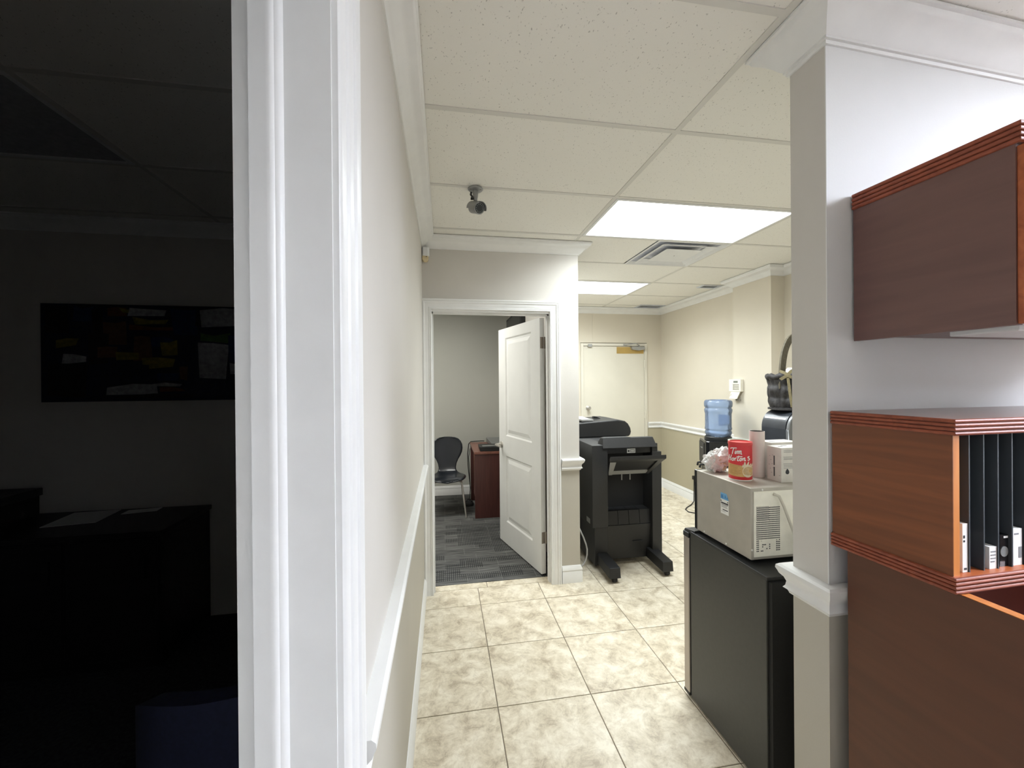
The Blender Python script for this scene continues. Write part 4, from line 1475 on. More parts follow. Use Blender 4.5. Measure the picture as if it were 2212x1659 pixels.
for st in STROKES:
    pts = []
    for k in range(len(st) - 1):
        for q in range(4):
            t = q / 4
            p0 = st[max(k - 1, 0)]; p1 = st[k]; p2 = st[k + 1]; p3 = st[min(k + 2, len(st) - 1)]
            pts.append(tuple(0.5 * ((2 * p1[d]) + (-p0[d] + p2[d]) * t + (2 * p0[d] - 5 * p1[d] + 4 * p2[d] - p3[d]) * t * t + (-p0[d] + 3 * p1[d] - 3 * p2[d] + p3[d]) * t ** 3) for d in (0, 1)))
    pts.append(st[-1])
    w = 12.5
    vv, ff = [], []
    for k, p in enumerate(pts):
        a = pts[max(k - 1, 0)]; c_ = pts[min(k + 1, len(pts) - 1)]
        dx, dy = c_[0] - a[0], c_[1] - a[1]
        l = math.hypot(dx, dy) or 1
        nx, ny = -dy / l * w, dx / l * w
        vv += [wrap(p[0] + nx, p[1] + ny, 0.0012), wrap(p[0] - nx, p[1] - ny, 0.0012)]
    for k in range(len(pts) - 1):
        ff.append((2 * k, 2 * k + 2, 2 * k + 3, 2 * k + 1))
    b.add(vv, ff)
O(b, 'lettering', M['white_ink'], cb_)
b = MB()
wrap_quad(b, 345, 545, lambda x: 1420 + 20 * ((x - 345) / 200), lambda x: 1432 + 20 * ((x - 345) / 200), 0.0008, 6)
wrap_quad(b, 700, 850, lambda x: 1455, lambda x: 1466, 0.0008, 6)
O(b, 'small_print', M['red_lid'], cb_, kind='stuff')

tb = thing('cardboard_tube', 'tall white cardboard tube standing beside the red canister', 'tube', (1.350, 1.578, TZ))
b = MB()
b.lathe([(0.0285, TZ), (0.030, TZ + 0.004), (0.030, TZ + 0.196), (0.0295, TZ + 0.198), (0.028, TZ + 0.198)], (1.350, 1.578, 0), 32, cap=False)
b.m(1).lathe([(0.028, TZ + 0.198), (0.0275, TZ + 0.15), (0.0275, TZ + 0.006), (0.001, TZ + 0.006)], (1.350, 1.578, 0), 32, cap=False)
O(b, 'wall_sleeve', [M['pink_card'], M['tube_in']], tb, smooth=40)

cx1 = thing('carton', 'white pod carton with two dark slots at the microwave corner', 'box', (1.44, 1.50, TZ))
b = MB()
b.box(1.357, 1.455, TZ, 1.520, 1.530, TZ + 0.142)
O(b, 'box', M['card'], cx1, bevel=0.0015)
for z0, z1 in ((1.128, 1.166), (1.174, 1.213)):
    b = MB(); b.box(1.3562, 1.489, z0, 1.3575, 1.494, z1)
    O(b, 'slot', M['label_dark'], cx1)
b = MB()
for z, a, c_ in ((1.238, 1.368, 1.41), (1.232, 1.368, 1.43), (1.212, 1.366, 1.43), (1.207, 1.368, 1.42), (1.202, 1.368, 1.41), (1.184, 1.366, 1.415), (1.178, 1.368, 1.425), (1.172, 1.368, 1.42), (1.166, 1.368, 1.41)):
    b.box(a, 1.4542, z, c_, 1.4552, z + 0.0014)
for k in range(9):
    zz = 1.135 + (k * 37 % 90) * 0.001
    b.box(1.3562, 1.462 + (k * 53 % 56) * 0.001, zz, 1.3572, 1.467 + (k * 53 % 56) * 0.001, zz + 0.0012)
O(b, 'print', M['label_grey'], cx1, kind='stuff')
b = MB()
dp = [(0.0, 0.020), (0.006, 0.011), (0.0085, 0.003), (0.008, -0.003), (0.004, -0.008), (0, -0.009), (-0.004, -0.008), (-0.008, -0.003), (-0.0085, 0.003), (-0.006, 0.011)]
b.prism([(1.3845 + p[0], 1.149 + p[1] * 0.8) for p in dp], 'y', 1.4540, 1.4552)
O(b, 'drop_mark', M['label_dark'], cx1)
b = MB()
b.box(1.376, 1.485, TZ + 0.1415, 1.392, 1.494, TZ + 0.1428).box(1.405, 1.505, TZ + 0.1415, 1.43, 1.512, TZ + 0.1428)
O(b, 'top_cutout', M['label_grey'], cx1)
cx2 = thing('carton', 'plain white carton between the cardboard tube and the slotted carton', 'box', (1.45, 1.58, TZ))
b = MB()
b.box(1.392, 1.545, TZ, 1.530, 1.625, TZ + 0.150)
O(b, 'box', M['card'], cx2, bevel=0.0015)
b = MB(); b.box(1.41, 1.575, TZ + 0.1495, 1.44, 1.582, TZ + 0.1508)
O(b, 'slot', M['label_grey'], cx2)

jg = thing('jug', 'white glazed jug mostly hidden behind the red canister', 'jug', (1.347, 1.686, TZ))
b = MB()
b.lathe([(0.034, TZ), (0.039, TZ + 0.004), (0.0415, TZ + 0.06), (0.044, TZ + 0.132), (0.047, TZ + 0.136), (0.0475, TZ + 0.143), (0.045, TZ + 0.145), (0.042, TZ + 0.135), (0.038, TZ + 0.02), (0.001, TZ + 0.012)], (1.350, 1.686, 0), 32)
O(b, 'body', M['mug'], jg, smooth=50)

# stack of fluted paper coffee filters in a crumpled clear bag
fs_ = thing('coffee_filters', 'stack of cream fluted coffee filters inside the clear bag', 'coffee filters', (1.252, 1.700, TZ))
for k in range(5):
    b = MB()
    z0 = TZ + 0.006 + k * 0.0085
    b.lathe([(0.022, z0), (0.030, z0 + 0.014), (0.036, z0 + 0.022), (0.035, z0 + 0.0225), (0.029, z0 + 0.0155), (0.018, z0 + 0.004)], (1.252 - 0.001 * k, 1.698, 0), 48,
            mod=lambda a, h: 1 + 0.05 * math.sin(16 * a))
    O(b, 'filter', M['filter'], fs_)
b = MB()
nu, nv = 44, 26
vv, ff = [], []
for j in range(nv + 1):
    ph = math.pi * j / nv
    for i in range(nu):
        th = 2 * math.pi * i / nu
        d = Vector((math.sin(ph) * math.cos(th), math.sin(ph) * math.sin(th), math.cos(ph)))
        n_ = noise.noise(d * 3.1 + Vector((4, 2, 7))) * 0.30 + noise.noise(d * 7.5) * 0.22 + abs(noise.noise(d * 14.0)) * 0.16
        r_ = 1 + n_
        p = Vector((d.x * 0.056 * r_, d.y * 0.040 * r_, d.z * 0.050 * r_))
        p.z += 0.052
        p.x += 0.0 if p.z < 0.05 else (p.z - 0.05) * 0.55
        p.z = max(p.z, 0.0015)
        vv.append((1.240 + p.x, 1.700 + p.y, TZ + p.z))
for j in range(nv):
    for i in range(nu):
        k = (i + 1) % nu
        ff.append((j * nu + i, j * nu + k, (j + 1) * nu + k, (j + 1) * nu + i))
b.add(vv, ff)
b.tube([(1.272, 1.690, TZ + 0.090), (1.278, 1.684, TZ + 0.103), (1.282, 1.680, TZ + 0.110)], [0.012, 0.009, 0.012], 10)
tag(O(b, 'plastic_bag', M['bag']), 'crumpled clear plastic bag on the microwave beside the red canister', 'bag')

# ---------------------------------------------------------------- counter, dispenser, basket
ct = thing('counter_cabinet', 'white counter cabinet hidden behind the microwave under the rounded black dispenser', 'cabinet', (2.75, 2.65, 0))
b = MB(); b.box(2.42, 2.34, 0.06, 3.09, 2.92, 0.86)
O(b, 'body', M['counter'], ct, bevel=0.002)
b = MB(); b.box(2.40, 2.32, 0.86, 3.10, 2.94, 0.90)
O(b, 'worktop', M['counter'], ct, bevel=0.004)
for y0 in (2.35, 2.635):
    b = MB(); b.box(2.405, y0, 0.10, 2.42, y0 + 0.275, 0.84)
    dr = O(b, 'door', M['counter'], ct, bevel=0.002)
    b = MB(); b.tube([(2.39, y0 + 0.14, 0.74), (2.39, y0 + 0.14, 0.82)], 0.006)
    O(b, 'handle', M['chrome'], dr)
b = MB(); b.box(2.45, 2.36, 0, 3.09, 2.90, 0.06)
O(b, 'plinth', M['black_matte'], ct)

dm = thing('towel_dispenser', 'rounded black dispenser with its ceiling light glint as a white strip beside the partition', 'dispenser', (2.58, 2.66, 0.90))
DXL, DYN, DYF, DZT = 2.425, 2.56, 2.785, 1.303
arc = [(DXL, 0.901), (DXL, DZT - 0.13)]
for k in range(13):
    a = R(180 - 90 * k / 12)
    arc.append((DXL + 0.11 + 0.11 * math.cos(a), DZT - 0.13 + 0.13 * math.sin(a)))
b = MB()
b.prism(arc + [(DXL + 0.33, DZT), (DXL + 0.33, 0.901)], 'y', DYN + 0.004, DYF)
O(b, 'hood', M['machine'], dm, smooth=30)
b = MB()
arc2 = [(DXL + (x - DXL) * 0.97 + 0.004, z if z < 0.95 else z - 0.004) for x, z in arc]
b.prism(arc2 + [(DXL + 0.326, DZT - 0.004), (DXL + 0.326, 0.901)], 'y', DYN - 0.022, DYN + 0.004)
O(b, 'end_cap', M['machine_grey'], dm, bevel=0.008, seg=3, smooth=40)
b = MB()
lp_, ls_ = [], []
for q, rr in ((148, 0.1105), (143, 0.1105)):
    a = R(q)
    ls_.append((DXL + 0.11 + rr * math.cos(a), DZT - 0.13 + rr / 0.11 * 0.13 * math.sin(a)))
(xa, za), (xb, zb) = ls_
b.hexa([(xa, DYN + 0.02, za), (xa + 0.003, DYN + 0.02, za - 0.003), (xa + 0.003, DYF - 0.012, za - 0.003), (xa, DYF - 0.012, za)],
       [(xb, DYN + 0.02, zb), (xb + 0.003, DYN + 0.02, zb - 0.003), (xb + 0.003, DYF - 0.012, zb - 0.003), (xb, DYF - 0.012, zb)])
O(b, 'glint_line', M['paper'], dm)  # glint of the ceiling light built as a thin white strip

bx, by, bz = 2.585, 2.685, DZT + 0.001
bs = thing('gift_basket', 'black wicker basket with tall handle and raffia bow on the black dispenser', 'basket', (bx, by, bz))
b = MB()
NR, nn = 26, 84
vv, ff = [], []
for k in range(NR + 1):
    t = k / NR
    r_, h = 0.126 + 0.020 * t ** 0.7, bz + 0.012 + 0.235 * t
    for i in range(nn):
        a = 2 * math.pi * i / nn
        w_ = 0.013 * abs(math.sin(9 * a + 0.35 * math.sin(t * 7))) + 0.012 * noise.noise(Vector((math.cos(a) * 2.2, math.sin(a) * 2.2, t * 4)))
        w_ += 0.010 * abs(math.sin(t * 8.0 + 0.3)) - 0.006
        vv.append((bx + (r_ + w_) * math.cos(a), by + (r_ + w_) * 0.92 * math.sin(a), h))
for k in range(NR):
    for i in range(nn):
        j = (i + 1) % nn
        ff.append((k * nn + i, k * nn + j, (k + 1) * nn + j, (k + 1) * nn + i))
ff.append(tuple(range(nn)))
b.add(vv, ff)
O(b, 'weave', M['wicker'], bs, smooth=60)
b = MB()
b.lathe([(0.128, 0), (0.146, 0.004), (0.146, 0.016), (0.128, 0.022)], (bx, by, bz), 36)
O(b, 'foot_ring', M['wicker'], bs, smooth=40)
b = MB()
vv = []
for k in range(49):
    a = 2 * math.pi * k / 48
    vv.append((bx + 0.148 * math.cos(a), by + 0.137 * math.sin(a), bz + 0.252 + 0.007 * math.sin(a * 11)))
b.tube(vv, 0.021, 8)
O(b, 'rim', M['wicker'], bs, smooth=60)
b = MB()
hp = []
for k in range(29):
    a = math.pi * k / 28
    hp.append((2.585 - 0.115 * math.cos(a), by - 0.045, bz + 0.16 + 0.39 * max(0.0, math.sin(a)) ** 0.75))
vv, ff = [], []
for k, p in enumerate(hp):
    a_ = Vector(hp[max(k - 1, 0)]); c_ = Vector(hp[min(k + 1, 28)])
    t = (c_ - a_).normalized()
    n_ = Vector((-t.z, 0, t.x))
    P_ = Vector(p)
    for s1, s2 in ((-0.024, -0.008), (0.024, -0.008), (0.024, 0.008), (-0.024, 0.008)):
        vv.append(P_ + n_ * s1 + Vector((0, s2, 0)))
for k in range(28):
    for i in range(4):
        j = (i + 1) % 4
        ff.append((k * 4 + i, k * 4 + j, (k + 1) * 4 + j, (k + 1) * 4 + i))
ff += [(0, 1, 2, 3), (112, 113, 114, 115)]
b.add(vv, ff)
O(b, 'handle', M['handle_wood'], bs, bevel=0.003)
b = MB()
kx, ky, kz = 2.452, 2.580, 1.568


def strip(bm_, pts, w):
    vv, ff = [], []
    for k, p in enumerate(pts):
        a_ = Vector(pts[max(k - 1, 0)]); c_ = Vector(pts[min(k + 1, len(pts) - 1)])
        t = (c_ - a_).normalized()
        n_ = t.cross(Vector((0, 1, 0))).normalized() * w
        P_ = Vector(p)
        vv += [P_ + n_, P_ - n_, P_ - n_ + Vector((0, 0.002, 0)), P_ + n_ + Vector((0, 0.002, 0))]
    for k in range(len(pts) - 1):
        for i in range(4):
            j = (i + 1) % 4
            ff.append((k * 4 + i, k * 4 + j, (k + 1) * 4 + j, (k + 1) * 4 + i))
    bm_.add(vv, ff)


strip(b, [(kx - 0.040, ky, kz + 0.028), (kx - 0.018, ky - 0.01, kz + 0.014), (kx, ky - 0.012, kz), (kx + 0.022, ky - 0.01, kz - 0.018), (kx + 0.055, ky, kz - 0.024)], 0.010)
strip(b, [(kx - 0.036, ky, kz - 0.034), (kx - 0.014, ky - 0.01, kz - 0.014), (kx, ky - 0.012, kz), (kx + 0.022, ky - 0.012, kz + 0.026), (kx + 0.046, ky, kz + 0.036), (kx + 0.052, ky, kz + 0.026)], 0.010)
strip(b, [(kx + 0.004, ky - 0.006, kz - 0.01), (kx + 0.014, ky - 0.004, kz - 0.08), (kx + 0.022, ky - 0.002, kz - 0.15), (kx + 0.036, ky + 0.002, kz - 0.235)], 0.008)
b.v = [(kx + (x - kx) * 0.72, y - (x - kx) * 0.69, z) for x, y, z in b.v]
O(b, 'raffia_bow', M['raffia'], bs)
b = MB()
vv, ff = [], []
for j in range(9):
    ph = math.pi * 0.5 * j / 8
    for i in range(20):
        th = 2 * math.pi * i / 20
        d = Vector((math.sin(ph) * math.cos(th), math.sin(ph) * math.sin(th), math.cos(ph)))
        r_ = 1 + 0.3 * noise.noise(d * 3 + Vector((1, 5, 2)))
        vv.append((bx + 0.035 + d.x * 0.075 * r_, by + 0.02 + d.y * 0.075 * r_, bz + 0.235 + d.z * 0.085 * r_))
for j in range(8):
    for i in range(20):
        k = (i + 1) % 20
        ff.append((j * 20 + i, j * 20 + k, (j + 1) * 20 + k, (j + 1) * 20 + i))
b.add(vv, ff)
tag(O(b, 'tissue_paper', M['tissue']), 'white tissue paper bunched inside the black wicker basket', 'tissue paper')

# ---------------------------------------------------------------- water cooler and bottle
wc = thing('water_cooler', 'black water cooler under the blue bottle against the right wall', 'water cooler', (2.727, 3.70, 0))
b = MB()
rc = [(2.595, 3.85), (2.595, 3.59), (2.605, 3.565), (2.63, 3.555), (2.83, 3.555), (2.855, 3.565), (2.865, 3.59), (2.865, 3.85)]
b.prism(rc, 'z', 0.02, 0.66)
O(b, 'base', M['black_plastic'], wc, bevel=0.006)
b = MB()
rc2 = [(2.580, 3.855), (2.580, 3.59), (2.587, 3.562), (2.612, 3.545), (2.848, 3.545), (2.873, 3.562), (2.880, 3.59), (2.880, 3.855)]
b.prism(rc2, 'z', 0.66, 0.935)
O(b, 'head', M['black_gloss'], wc, bevel=0.012, seg=3)
b = MB()
b.box(2.572, 3.60, 0.70, 2.581, 3.83, 0.91)
O(b, 'front_panel', M['copier'], wc, bevel=0.003)
b = MB()
for k in range(4):
    b.box(2.5695, 3.66 + k * 0.022, 0.85, 2.5722, 3.676 + k * 0.022, 0.858 + 0.008 * (k == 0))
O(b, 'badge', M['copier_grey'], wc, kind='stuff')
for yy in (3.66, 3.78):
    b = MB()
    b.tube([(2.58, yy, 0.69), (2.55, yy, 0.685), (2.545, yy, 0.655)], 0.011)
    O(b, 'tap', M['copier_dark'], wc)
wc.rotation_euler.z = R(-24)
b = MB()
b.lathe([(0.122, 0.93), (0.126, 0.94), (0.124, 0.968), (0.117, 0.975), (0.108, 0.970), (0.106, 0.94)], (2.725, 3.70, 0), 32)
O(b, 'collar', M['black_plastic'], wc, smooth=40)
bt = thing('water_bottle', 'blue translucent water bottle upside down on the black cooler', 'water bottle', (2.727, 3.70, 0.95))
b = MB()
pr = [(0.028, 0.945), (0.034, 0.95), (0.080, 0.956), (0.102, 0.968), (0.115, 0.986), (0.122, 1.004), (0.1235, 1.018), (0.1185, 1.028), (0.117, 1.036), (0.1235, 1.044), (0.1245, 1.056), (0.121, 1.068),
      (0.121, 1.20), (0.1245, 1.212), (0.128, 1.228), (0.128, 1.244), (0.121, 1.254), (0.120, 1.262), (0.128, 1.272), (0.130, 1.290), (0.130, 1.310), (0.125, 1.328), (0.115, 1.337), (0.092, 1.339), (0.083, 1.330), (0.025, 1.326)]
b.lathe(pr, (2.727, 3.70, 0), 48)
O(b, 'shell', M['bottle'], bt, smooth=50)
b = MB()
b.prism([(2.684, 1.085), (2.77, 1.092), (2.785, 1.11), (2.786, 1.188), (2.686, 1.195), (2.680, 1.185)], 'y', 3.605, 3.64)
O(b, 'grip', M['bottle_grip'], bt, bevel=0.006)
b = MB()
b.lathe([(0.075, 0.962), (0.098, 0.974), (0.116, 1.004), (0.118, 1.018), (0.113, 1.032), (0.118, 1.046), (0.116, 1.068), (0.116, 1.09)], (2.727, 3.70, 0), 40)
O(b, 'water', M['water'], bt, smooth=50)
b = MB()
b.tube([(2.80, 4.0, 0.02), (2.83, 4.18, 0.006), (2.852, 4.269, 0.006), (2.80, 4.33, 0.006), (2.82, 4.42, 0.006), (2.87, 4.479, 0.006), (2.99, 4.57, 0.006), (3.09, 4.66, 0.02), (3.10, 4.67, 0.30)], 0.006)
b.box(3.085, 4.655, 0.29, 3.118, 4.69, 0.335)
tag(O(b, 'floor_cable', M['black_cable'], smooth=60), 'black power cord curling on the floor behind the water cooler', 'cord')

# ---------------------------------------------------------------- small office beyond the door
ch = thing('stacking_chair', 'black moulded shell chair with chrome legs by the office rear wall', 'chair', (0.02, 4.82, 0))
# waisted shell: back outline seen from the front, swept into a seat
b = MB()
rows = []          # (half width, x shift, y, z)
for hw_, y, z in ((0.035, 5.075, 0.872), (0.095, 5.074, 0.865), (0.135, 5.072, 0.850), (0.165, 5.067, 0.82), (0.184, 5.060, 0.78), (0.188, 5.052, 0.735), (0.180, 5.043, 0.69), (0.160, 5.034, 0.645), (0.132, 5.026, 0.60), (0.112, 5.018, 0.555),
                  (0.104, 5.008, 0.51), (0.108, 4.985, 0.472), (0.122, 4.955, 0.450), (0.150, 4.91, 0.440), (0.185, 4.86, 0.437), (0.208, 4.80, 0.438), (0.212, 4.74, 0.438), (0.200, 4.69, 0.432), (0.172, 4.655, 0.420), (0.11, 4.636, 0.408), (0.035, 4.630, 0.402)):
    rows.append((hw_, y, z))
vv, ff = [], []
ncol = 13
for hw_, y, z in rows:
    for i in range(ncol):
        s_ = -1 + 2 * i / (ncol - 1)
        if z > 0.5:
            vv.append((0.035 + hw_ * s_, y - 0.030 * s_ * s_ * (hw_ / 0.19), z))
        else:
            vv.append((0.035 + hw_ * s_, y, z + 0.010 * s_ * s_ - 0.006))
for k in range(len(rows) - 1):
    for i in range(ncol - 1):
        ff.append((k * ncol + i, k * ncol + i + 1, (k + 1) * ncol + i + 1, (k + 1) * ncol + i))
b.add(vv, ff)
sh = O(b, 'shell', M['navy_shell'], ch, smooth=80)
md = sh.modifiers.new('thick', 'SOLIDIFY')
md.thickness = 0.011
b = MB()
b.box(-0.09, 4.72, 0.405, 0.16, 4.92, 0.42)
O(b, 'seat_bracket', M['black_plastic'], ch)
for sx, sy in ((1, -1), (-1, -1), (1, 1), (-1, 1)):
    b = MB()
    x0, y0 = 0.035 + sx * 0.06, 4.82 + sy * 0.05
    b.tube([(x0, y0, 0.405), (0.035 + sx * 0.135, 4.82 + sy * 0.115, 0.405), (0.035 + sx * 0.155, 4.82 + sy * 0.130, 0.392), (0.035 + sx * 0.163, 4.82 + sy * 0.138, 0.365), (0.035 + sx * 0.205, 4.82 + sy * 0.190, 0.004)], 0.0105, 10)
    O(b, 'leg', M['chrome'], ch, smooth=60)

dk = thing('office_desk', 'mahogany desk showing its end panel behind the open door', 'desk', (0.62, 5.0, 0))
b = MB(); b.box(0.338, 4.580, 0, 0.895, 4.615, 0.722)
O(b, 'end_panel', M['mahogany'], dk, bevel=0.002)
b = MB(); b.box(0.333, 4.572, 0.722, 0.897, 5.36, 0.750)
O(b, 'desktop', M['mahogany_top'], dk, bevel=0.004)
b = MB(); b.box(0.375, 4.615, 0.10, 0.395, 5.30, 0.722)
O(b, 'modesty_panel', M['mahogany_top'], dk)
b = MB(); b.box(0.338, 5.30, 0, 0.895, 5.335, 0.722)
O(b, 'end_panel', M['mahogany'], dk)
b = MB()
b.hexa([(0.402, 4.60, 0.751), (0.62, 4.59, 0.751), (0.62, 4.80, 0.751), (0.402, 4.82, 0.751)], [(0.395, 4.595, 0.800), (0.63, 4.585, 0.800), (0.63, 4.80, 0.806), (0.395, 4.82, 0.806)])
pb = O(b, 'desk_telephone', M['black_plastic'], org=(0.5, 4.7, 0.75), bevel=0.004)
tag(pb, 'flat black desk telephone on the mahogany desk', 'telephone')
b = MB(); b.box(0.43, 4.62, 0.8022, 0.60, 4.70, 0.8075)
O(b, 'display', M['laptop'], pb)
lp = thing('paper_tray', 'pale grey tray standing farther back on the mahogany desk', 'tray', (0.70, 5.15, 0.75))
b = MB()
b.hexa([(0.590, 5.02, 0.751), (0.86, 5.02, 0.751), (0.86, 5.30, 0.751), (0.545, 5.30, 0.751)], [(0.58, 5.02, 0.775), (0.86, 5.02, 0.775), (0.86, 5.30, 0.815), (0.54, 5.30, 0.815)])
O(b, 'body', M['laptop'], lp, bevel=0.003)
b = MB()
b.tube([(0.52, 5.33, 0.766), (0.48, 5.335, 0.768), (0.42, 5.35, 0.764), (0.345, 5.37, 0.756), (0.318, 5.37, 0.73), (0.302, 5.36, 0.60), (0.305, 5.34, 0.45), (0.318, 5.30, 0.30), (0.328, 5.25, 0.18), (0.315, 5.18, 0.09), (0.30, 5.12, 0.06)], 0.006)
b.tube([(0.40, 5.375, 0.70), (0.335, 5.385, 0.66), (0.316, 5.38, 0.55), (0.325, 5.36, 0.40), (0.328, 5.32, 0.22), (0.322, 5.22, 0.10), (0.30, 5.15, 0.05)], 0.004)
tag(O(b, 'desk_cable', M['black_cable'], smooth=60), 'thin dark cables hanging down the side of the mahogany desk', 'cable')
b = MB()
b.lathe([(0.05, 0.004), (0.062, 0.012), (0.055, 0.035), (0.030, 0.05)], (0.30, 5.10, 0), 16)
b.tube([(0.345, 5.10, 0.02), (0.33, 5.16, 0.045), (0.29, 5.17, 0.06), (0.262, 5.10, 0.05), (0.29, 5.06, 0.03), (0.335, 5.09, 0.055)], 0.008)
tag(O(b, 'power_adapter', M['black_matte'], smooth=40), 'black power adapter in a coil of cable on the carpet by the desk', 'adapter')
tv = thing('wall_screen', 'dark wall screen showing just above the open door', 'screen', (0.88, 4.95, 2.1))
b = MB(); b.box(0.845, 4.42, 1.75, 0.899, 5.45, 2.372)
O(b, 'case', M['black_plastic'], tv, bevel=0.004)
b = MB(); b.box(0.8425, 4.45, 1.78, 0.8455, 5.42, 2.345)
O(b, 'glass', M['screen'], tv)

# ---------------------------------------------------------------- dark room on the left
pt = thing('abstract_painting', 'wide abstract painting hanging on the dark room wall', 'painting', (-1.75, 2.985, 1.73))
PX0, PX1, PZ0, PZ1, PYF = -2.44, -1.05, 1.430, 2.040, 2.945
b = MB(); b.box(PX0, PYF, PZ0, PX1, 2.984, PZ1)
O(b, 'canvas', PAINT[0], pt)
b = MB()
random.seed(11)


def dab(u0, v0, u1, v1, c_, k=0):
    x0, x1 = PX0 + (PX1 - PX0) * u0, PX0 + (PX1 - PX0) * u1
    z0, z1 = PZ1 - (PZ1 - PZ0) * v0, PZ1 - (PZ1 - PZ0) * v1
    j = lambda: random.uniform(-0.012, 0.012)
    y = PYF - 0.0015 - 0.0004 * k
    b.m(c_).add([(x0 + j(), y, z1 + j()), (x1 + j(), y, z1 + j()), (x1 + j(), y, z0 + j()), ((x0 + x1) / 2, y, z0 + j()), (x0 + j(), y, z0 + j())], [(0, 1, 2, 3, 4)])


for k, d in enumerate(((0.02, .02, .10, .30, 1), (.12, .03, .20, .16, 5), (.20, .04, .24, .40, 1), (.26, .03, .33, .12, 4), (.31, .04, .36, .10, 2), (.34, .03, .49, .13, 3), (.36, .14, .50, .20, 2), (.24, .18, .34, .40, 7), (.35, .22, .54, .27, 4),
                      (.52, .05, .62, .30, 5), (.62, .06, .66, .20, 1), (.64, .03, .82, .22, 3), (.63, .30, .76, .38, 6), (.63, .40, .75, .76, 3), (.56, .42, .62, .74, 0), (.76, .30, .84, .60, 5), (.06, .36, .14, .44, 2), (.09, .52, .17, .60, 3),
                      (.03, .62, .18, .96, 1), (.18, .30, .26, .62, 1), (.36, .34, .44, .58, 7), (.44, .34, .52, .44, 5), (.48, .38, .54, .52, 2), (.40, .56, .53, .66, 2), (.28, .62, .42, .80, 0), (.46, .70, .54, .80, 5), (.26, .84, .46, .93, 3),
                      (.42, .82, .56, .86, 3), (.47, .86, .57, .89, 4), (.58, .78, .84, .95, 0), (.22, .44, .30, .54, 7), (.76, .62, .84, .74, 3), (.30, .50, .38, .58, 2), (.55, .66, .58, .78, 7), (.85, .05, .97, .4, 2), (.85, .45, .97, .9, 8), (.30, .94, .60, .98, 1))):
    dab(*d, k=k)
O(b, 'brushwork', PAINT, pt)

cd = thing('credenza', 'long black credenza under the painting in the dark room', 'cabinet', (-2.3, 2.7, 0))
b = MB(); b.box(-3.3, 2.50, 0.0, -1.525, 2.97, 0.712)
O(b, 'body', M['black_wood'], cd, bevel=0.004)
b = MB(); b.box(-3.32, 2.485, 0.712, -1.515, 2.975, 0.740)
O(b, 'top', M['black_wood'], cd, bevel=0.004)
for k in range(4):
    b = MB(); b.box(-3.28 + k * 0.44, 2.485, 0.06, -2.86 + k * 0.44, 2.50, 0.70)
    d_ = O(b, 'door', M['black_wood'], cd, bevel=0.003)
    b = MB(); b.tube([(-2.90 + k * 0.44, 2.465, 0.50), (-2.90 + k * 0.44, 2.465, 0.62)], 0.006)
    O(b, 'handle', M['black_gloss'], d_)
b = MB()
b.hexa([(-2.22, 2.66, 0.742), (-1.98, 2.70, 0.742), (-2.02, 2.95, 0.742), (-2.26, 2.93, 0.742)], [(-2.22, 2.66, 0.745), (-1.98, 2.70, 0.745), (-2.02, 2.95, 0.745), (-2.26, 2.93, 0.745)])
tag(O(b, 'paper_sheet', M['paper'], org=(-2.1, 2.8, 0.742)), 'larger white paper sheet lying on the black credenza', 'paper')
b = MB()
b.hexa([(-1.95, 2.84, 0.742), (-1.78, 2.88, 0.742), (-1.79, 2.95, 0.742), (-1.96, 2.92, 0.742)], [(-1.95, 2.84, 0.745), (-1.78, 2.88, 0.745), (-1.79, 2.95, 0.745), (-1.96, 2.92, 0.745)])
tag(O(b, 'paper_sheet', M['paper'], org=(-1.87, 2.9, 0.742)), 'small paper slip on the black credenza to the right of the larger sheet', 'paper')
mo = thing('document_box', 'black box at the left end of the credenza top', 'box', (-2.75, 2.78, 0.74))
b = MB(); b.box(-3.0, 2.66, 0.741, -2.45, 2.94, 0.90)
O(b, 'body', M['black_matte'], mo, bevel=0.004)
b = MB(); b.box(-3.01, 2.65, 0.86, -2.44, 2.95, 0.905)
O(b, 'lid', M['black_plastic'], mo, bevel=0.004)

ac = thing('tub_chair', 'navy fabric chair with rounded back near the dark doorway', 'chair', (-0.545, 1.24, 0))
b = MB()
vv, ff = [], []
nc, nr = 24, 10
for side_r in (0, 1):
    for k in range(nr + 1):
        z = 0.40 + 0.42 * k / nr
        for i in range(nc + 1):
            s_ = -1 + 2 * i / nc
            a = R(90) + s_ * R(82)
            rr = 0.22 - 0.045 * side_r
            zz = 0.40 + (z - 0.40) * (1 - 0.34 * abs(s_) ** 2.6)
            vv.append((-0.545 + rr * math.cos(a), 1.22 - rr * math.sin(a), zz))
n1 = (nr + 1) * (nc + 1)
for sd in (0, 1):
    for k in range(nr):
        for i in range(nc):
            a_ = sd * n1 + k * (nc + 1) + i
            ff.append((a_, a_ + 1, a_ + nc + 2, a_ + nc + 1))
for i in range(nc):
    ff.append((i, i + 1, n1 + i + 1, n1 + i))
    t = nr * (nc + 1) + i
    ff.append((t, t + 1, n1 + t + 1, n1 + t))
for k in range(nr):
    for e in (0, nc):
        a_ = k * (nc + 1) + e
        ff.append((a_, a_ + nc + 1, n1 + a_ + nc + 1, n1 + a_))
b.add(vv, ff)
O(b, 'backrest', M['navy_fabric'], ac, smooth=60)
b = MB()
b.lathe([(0.16, 0.36), (0.172, 0.37), (0.173, 0.44), (0.16, 0.47), (0.05, 0.48)], (-0.545, 1.24, 0), 28)
O(b, 'seat', M['navy_fabric'], ac, smooth=60)
for sx in (-1, 1):
    for sy in (-1, 1):
        b = MB(); b.tube([(-0.545 + sx * 0.10, 1.24 + sy * 0.10, 0.365), (-0.545 + sx * 0.15, 1.24 + sy * 0.15, 0.002)], [0.018, 0.012])
        O(b, 'leg', M['black_wood'], ac)

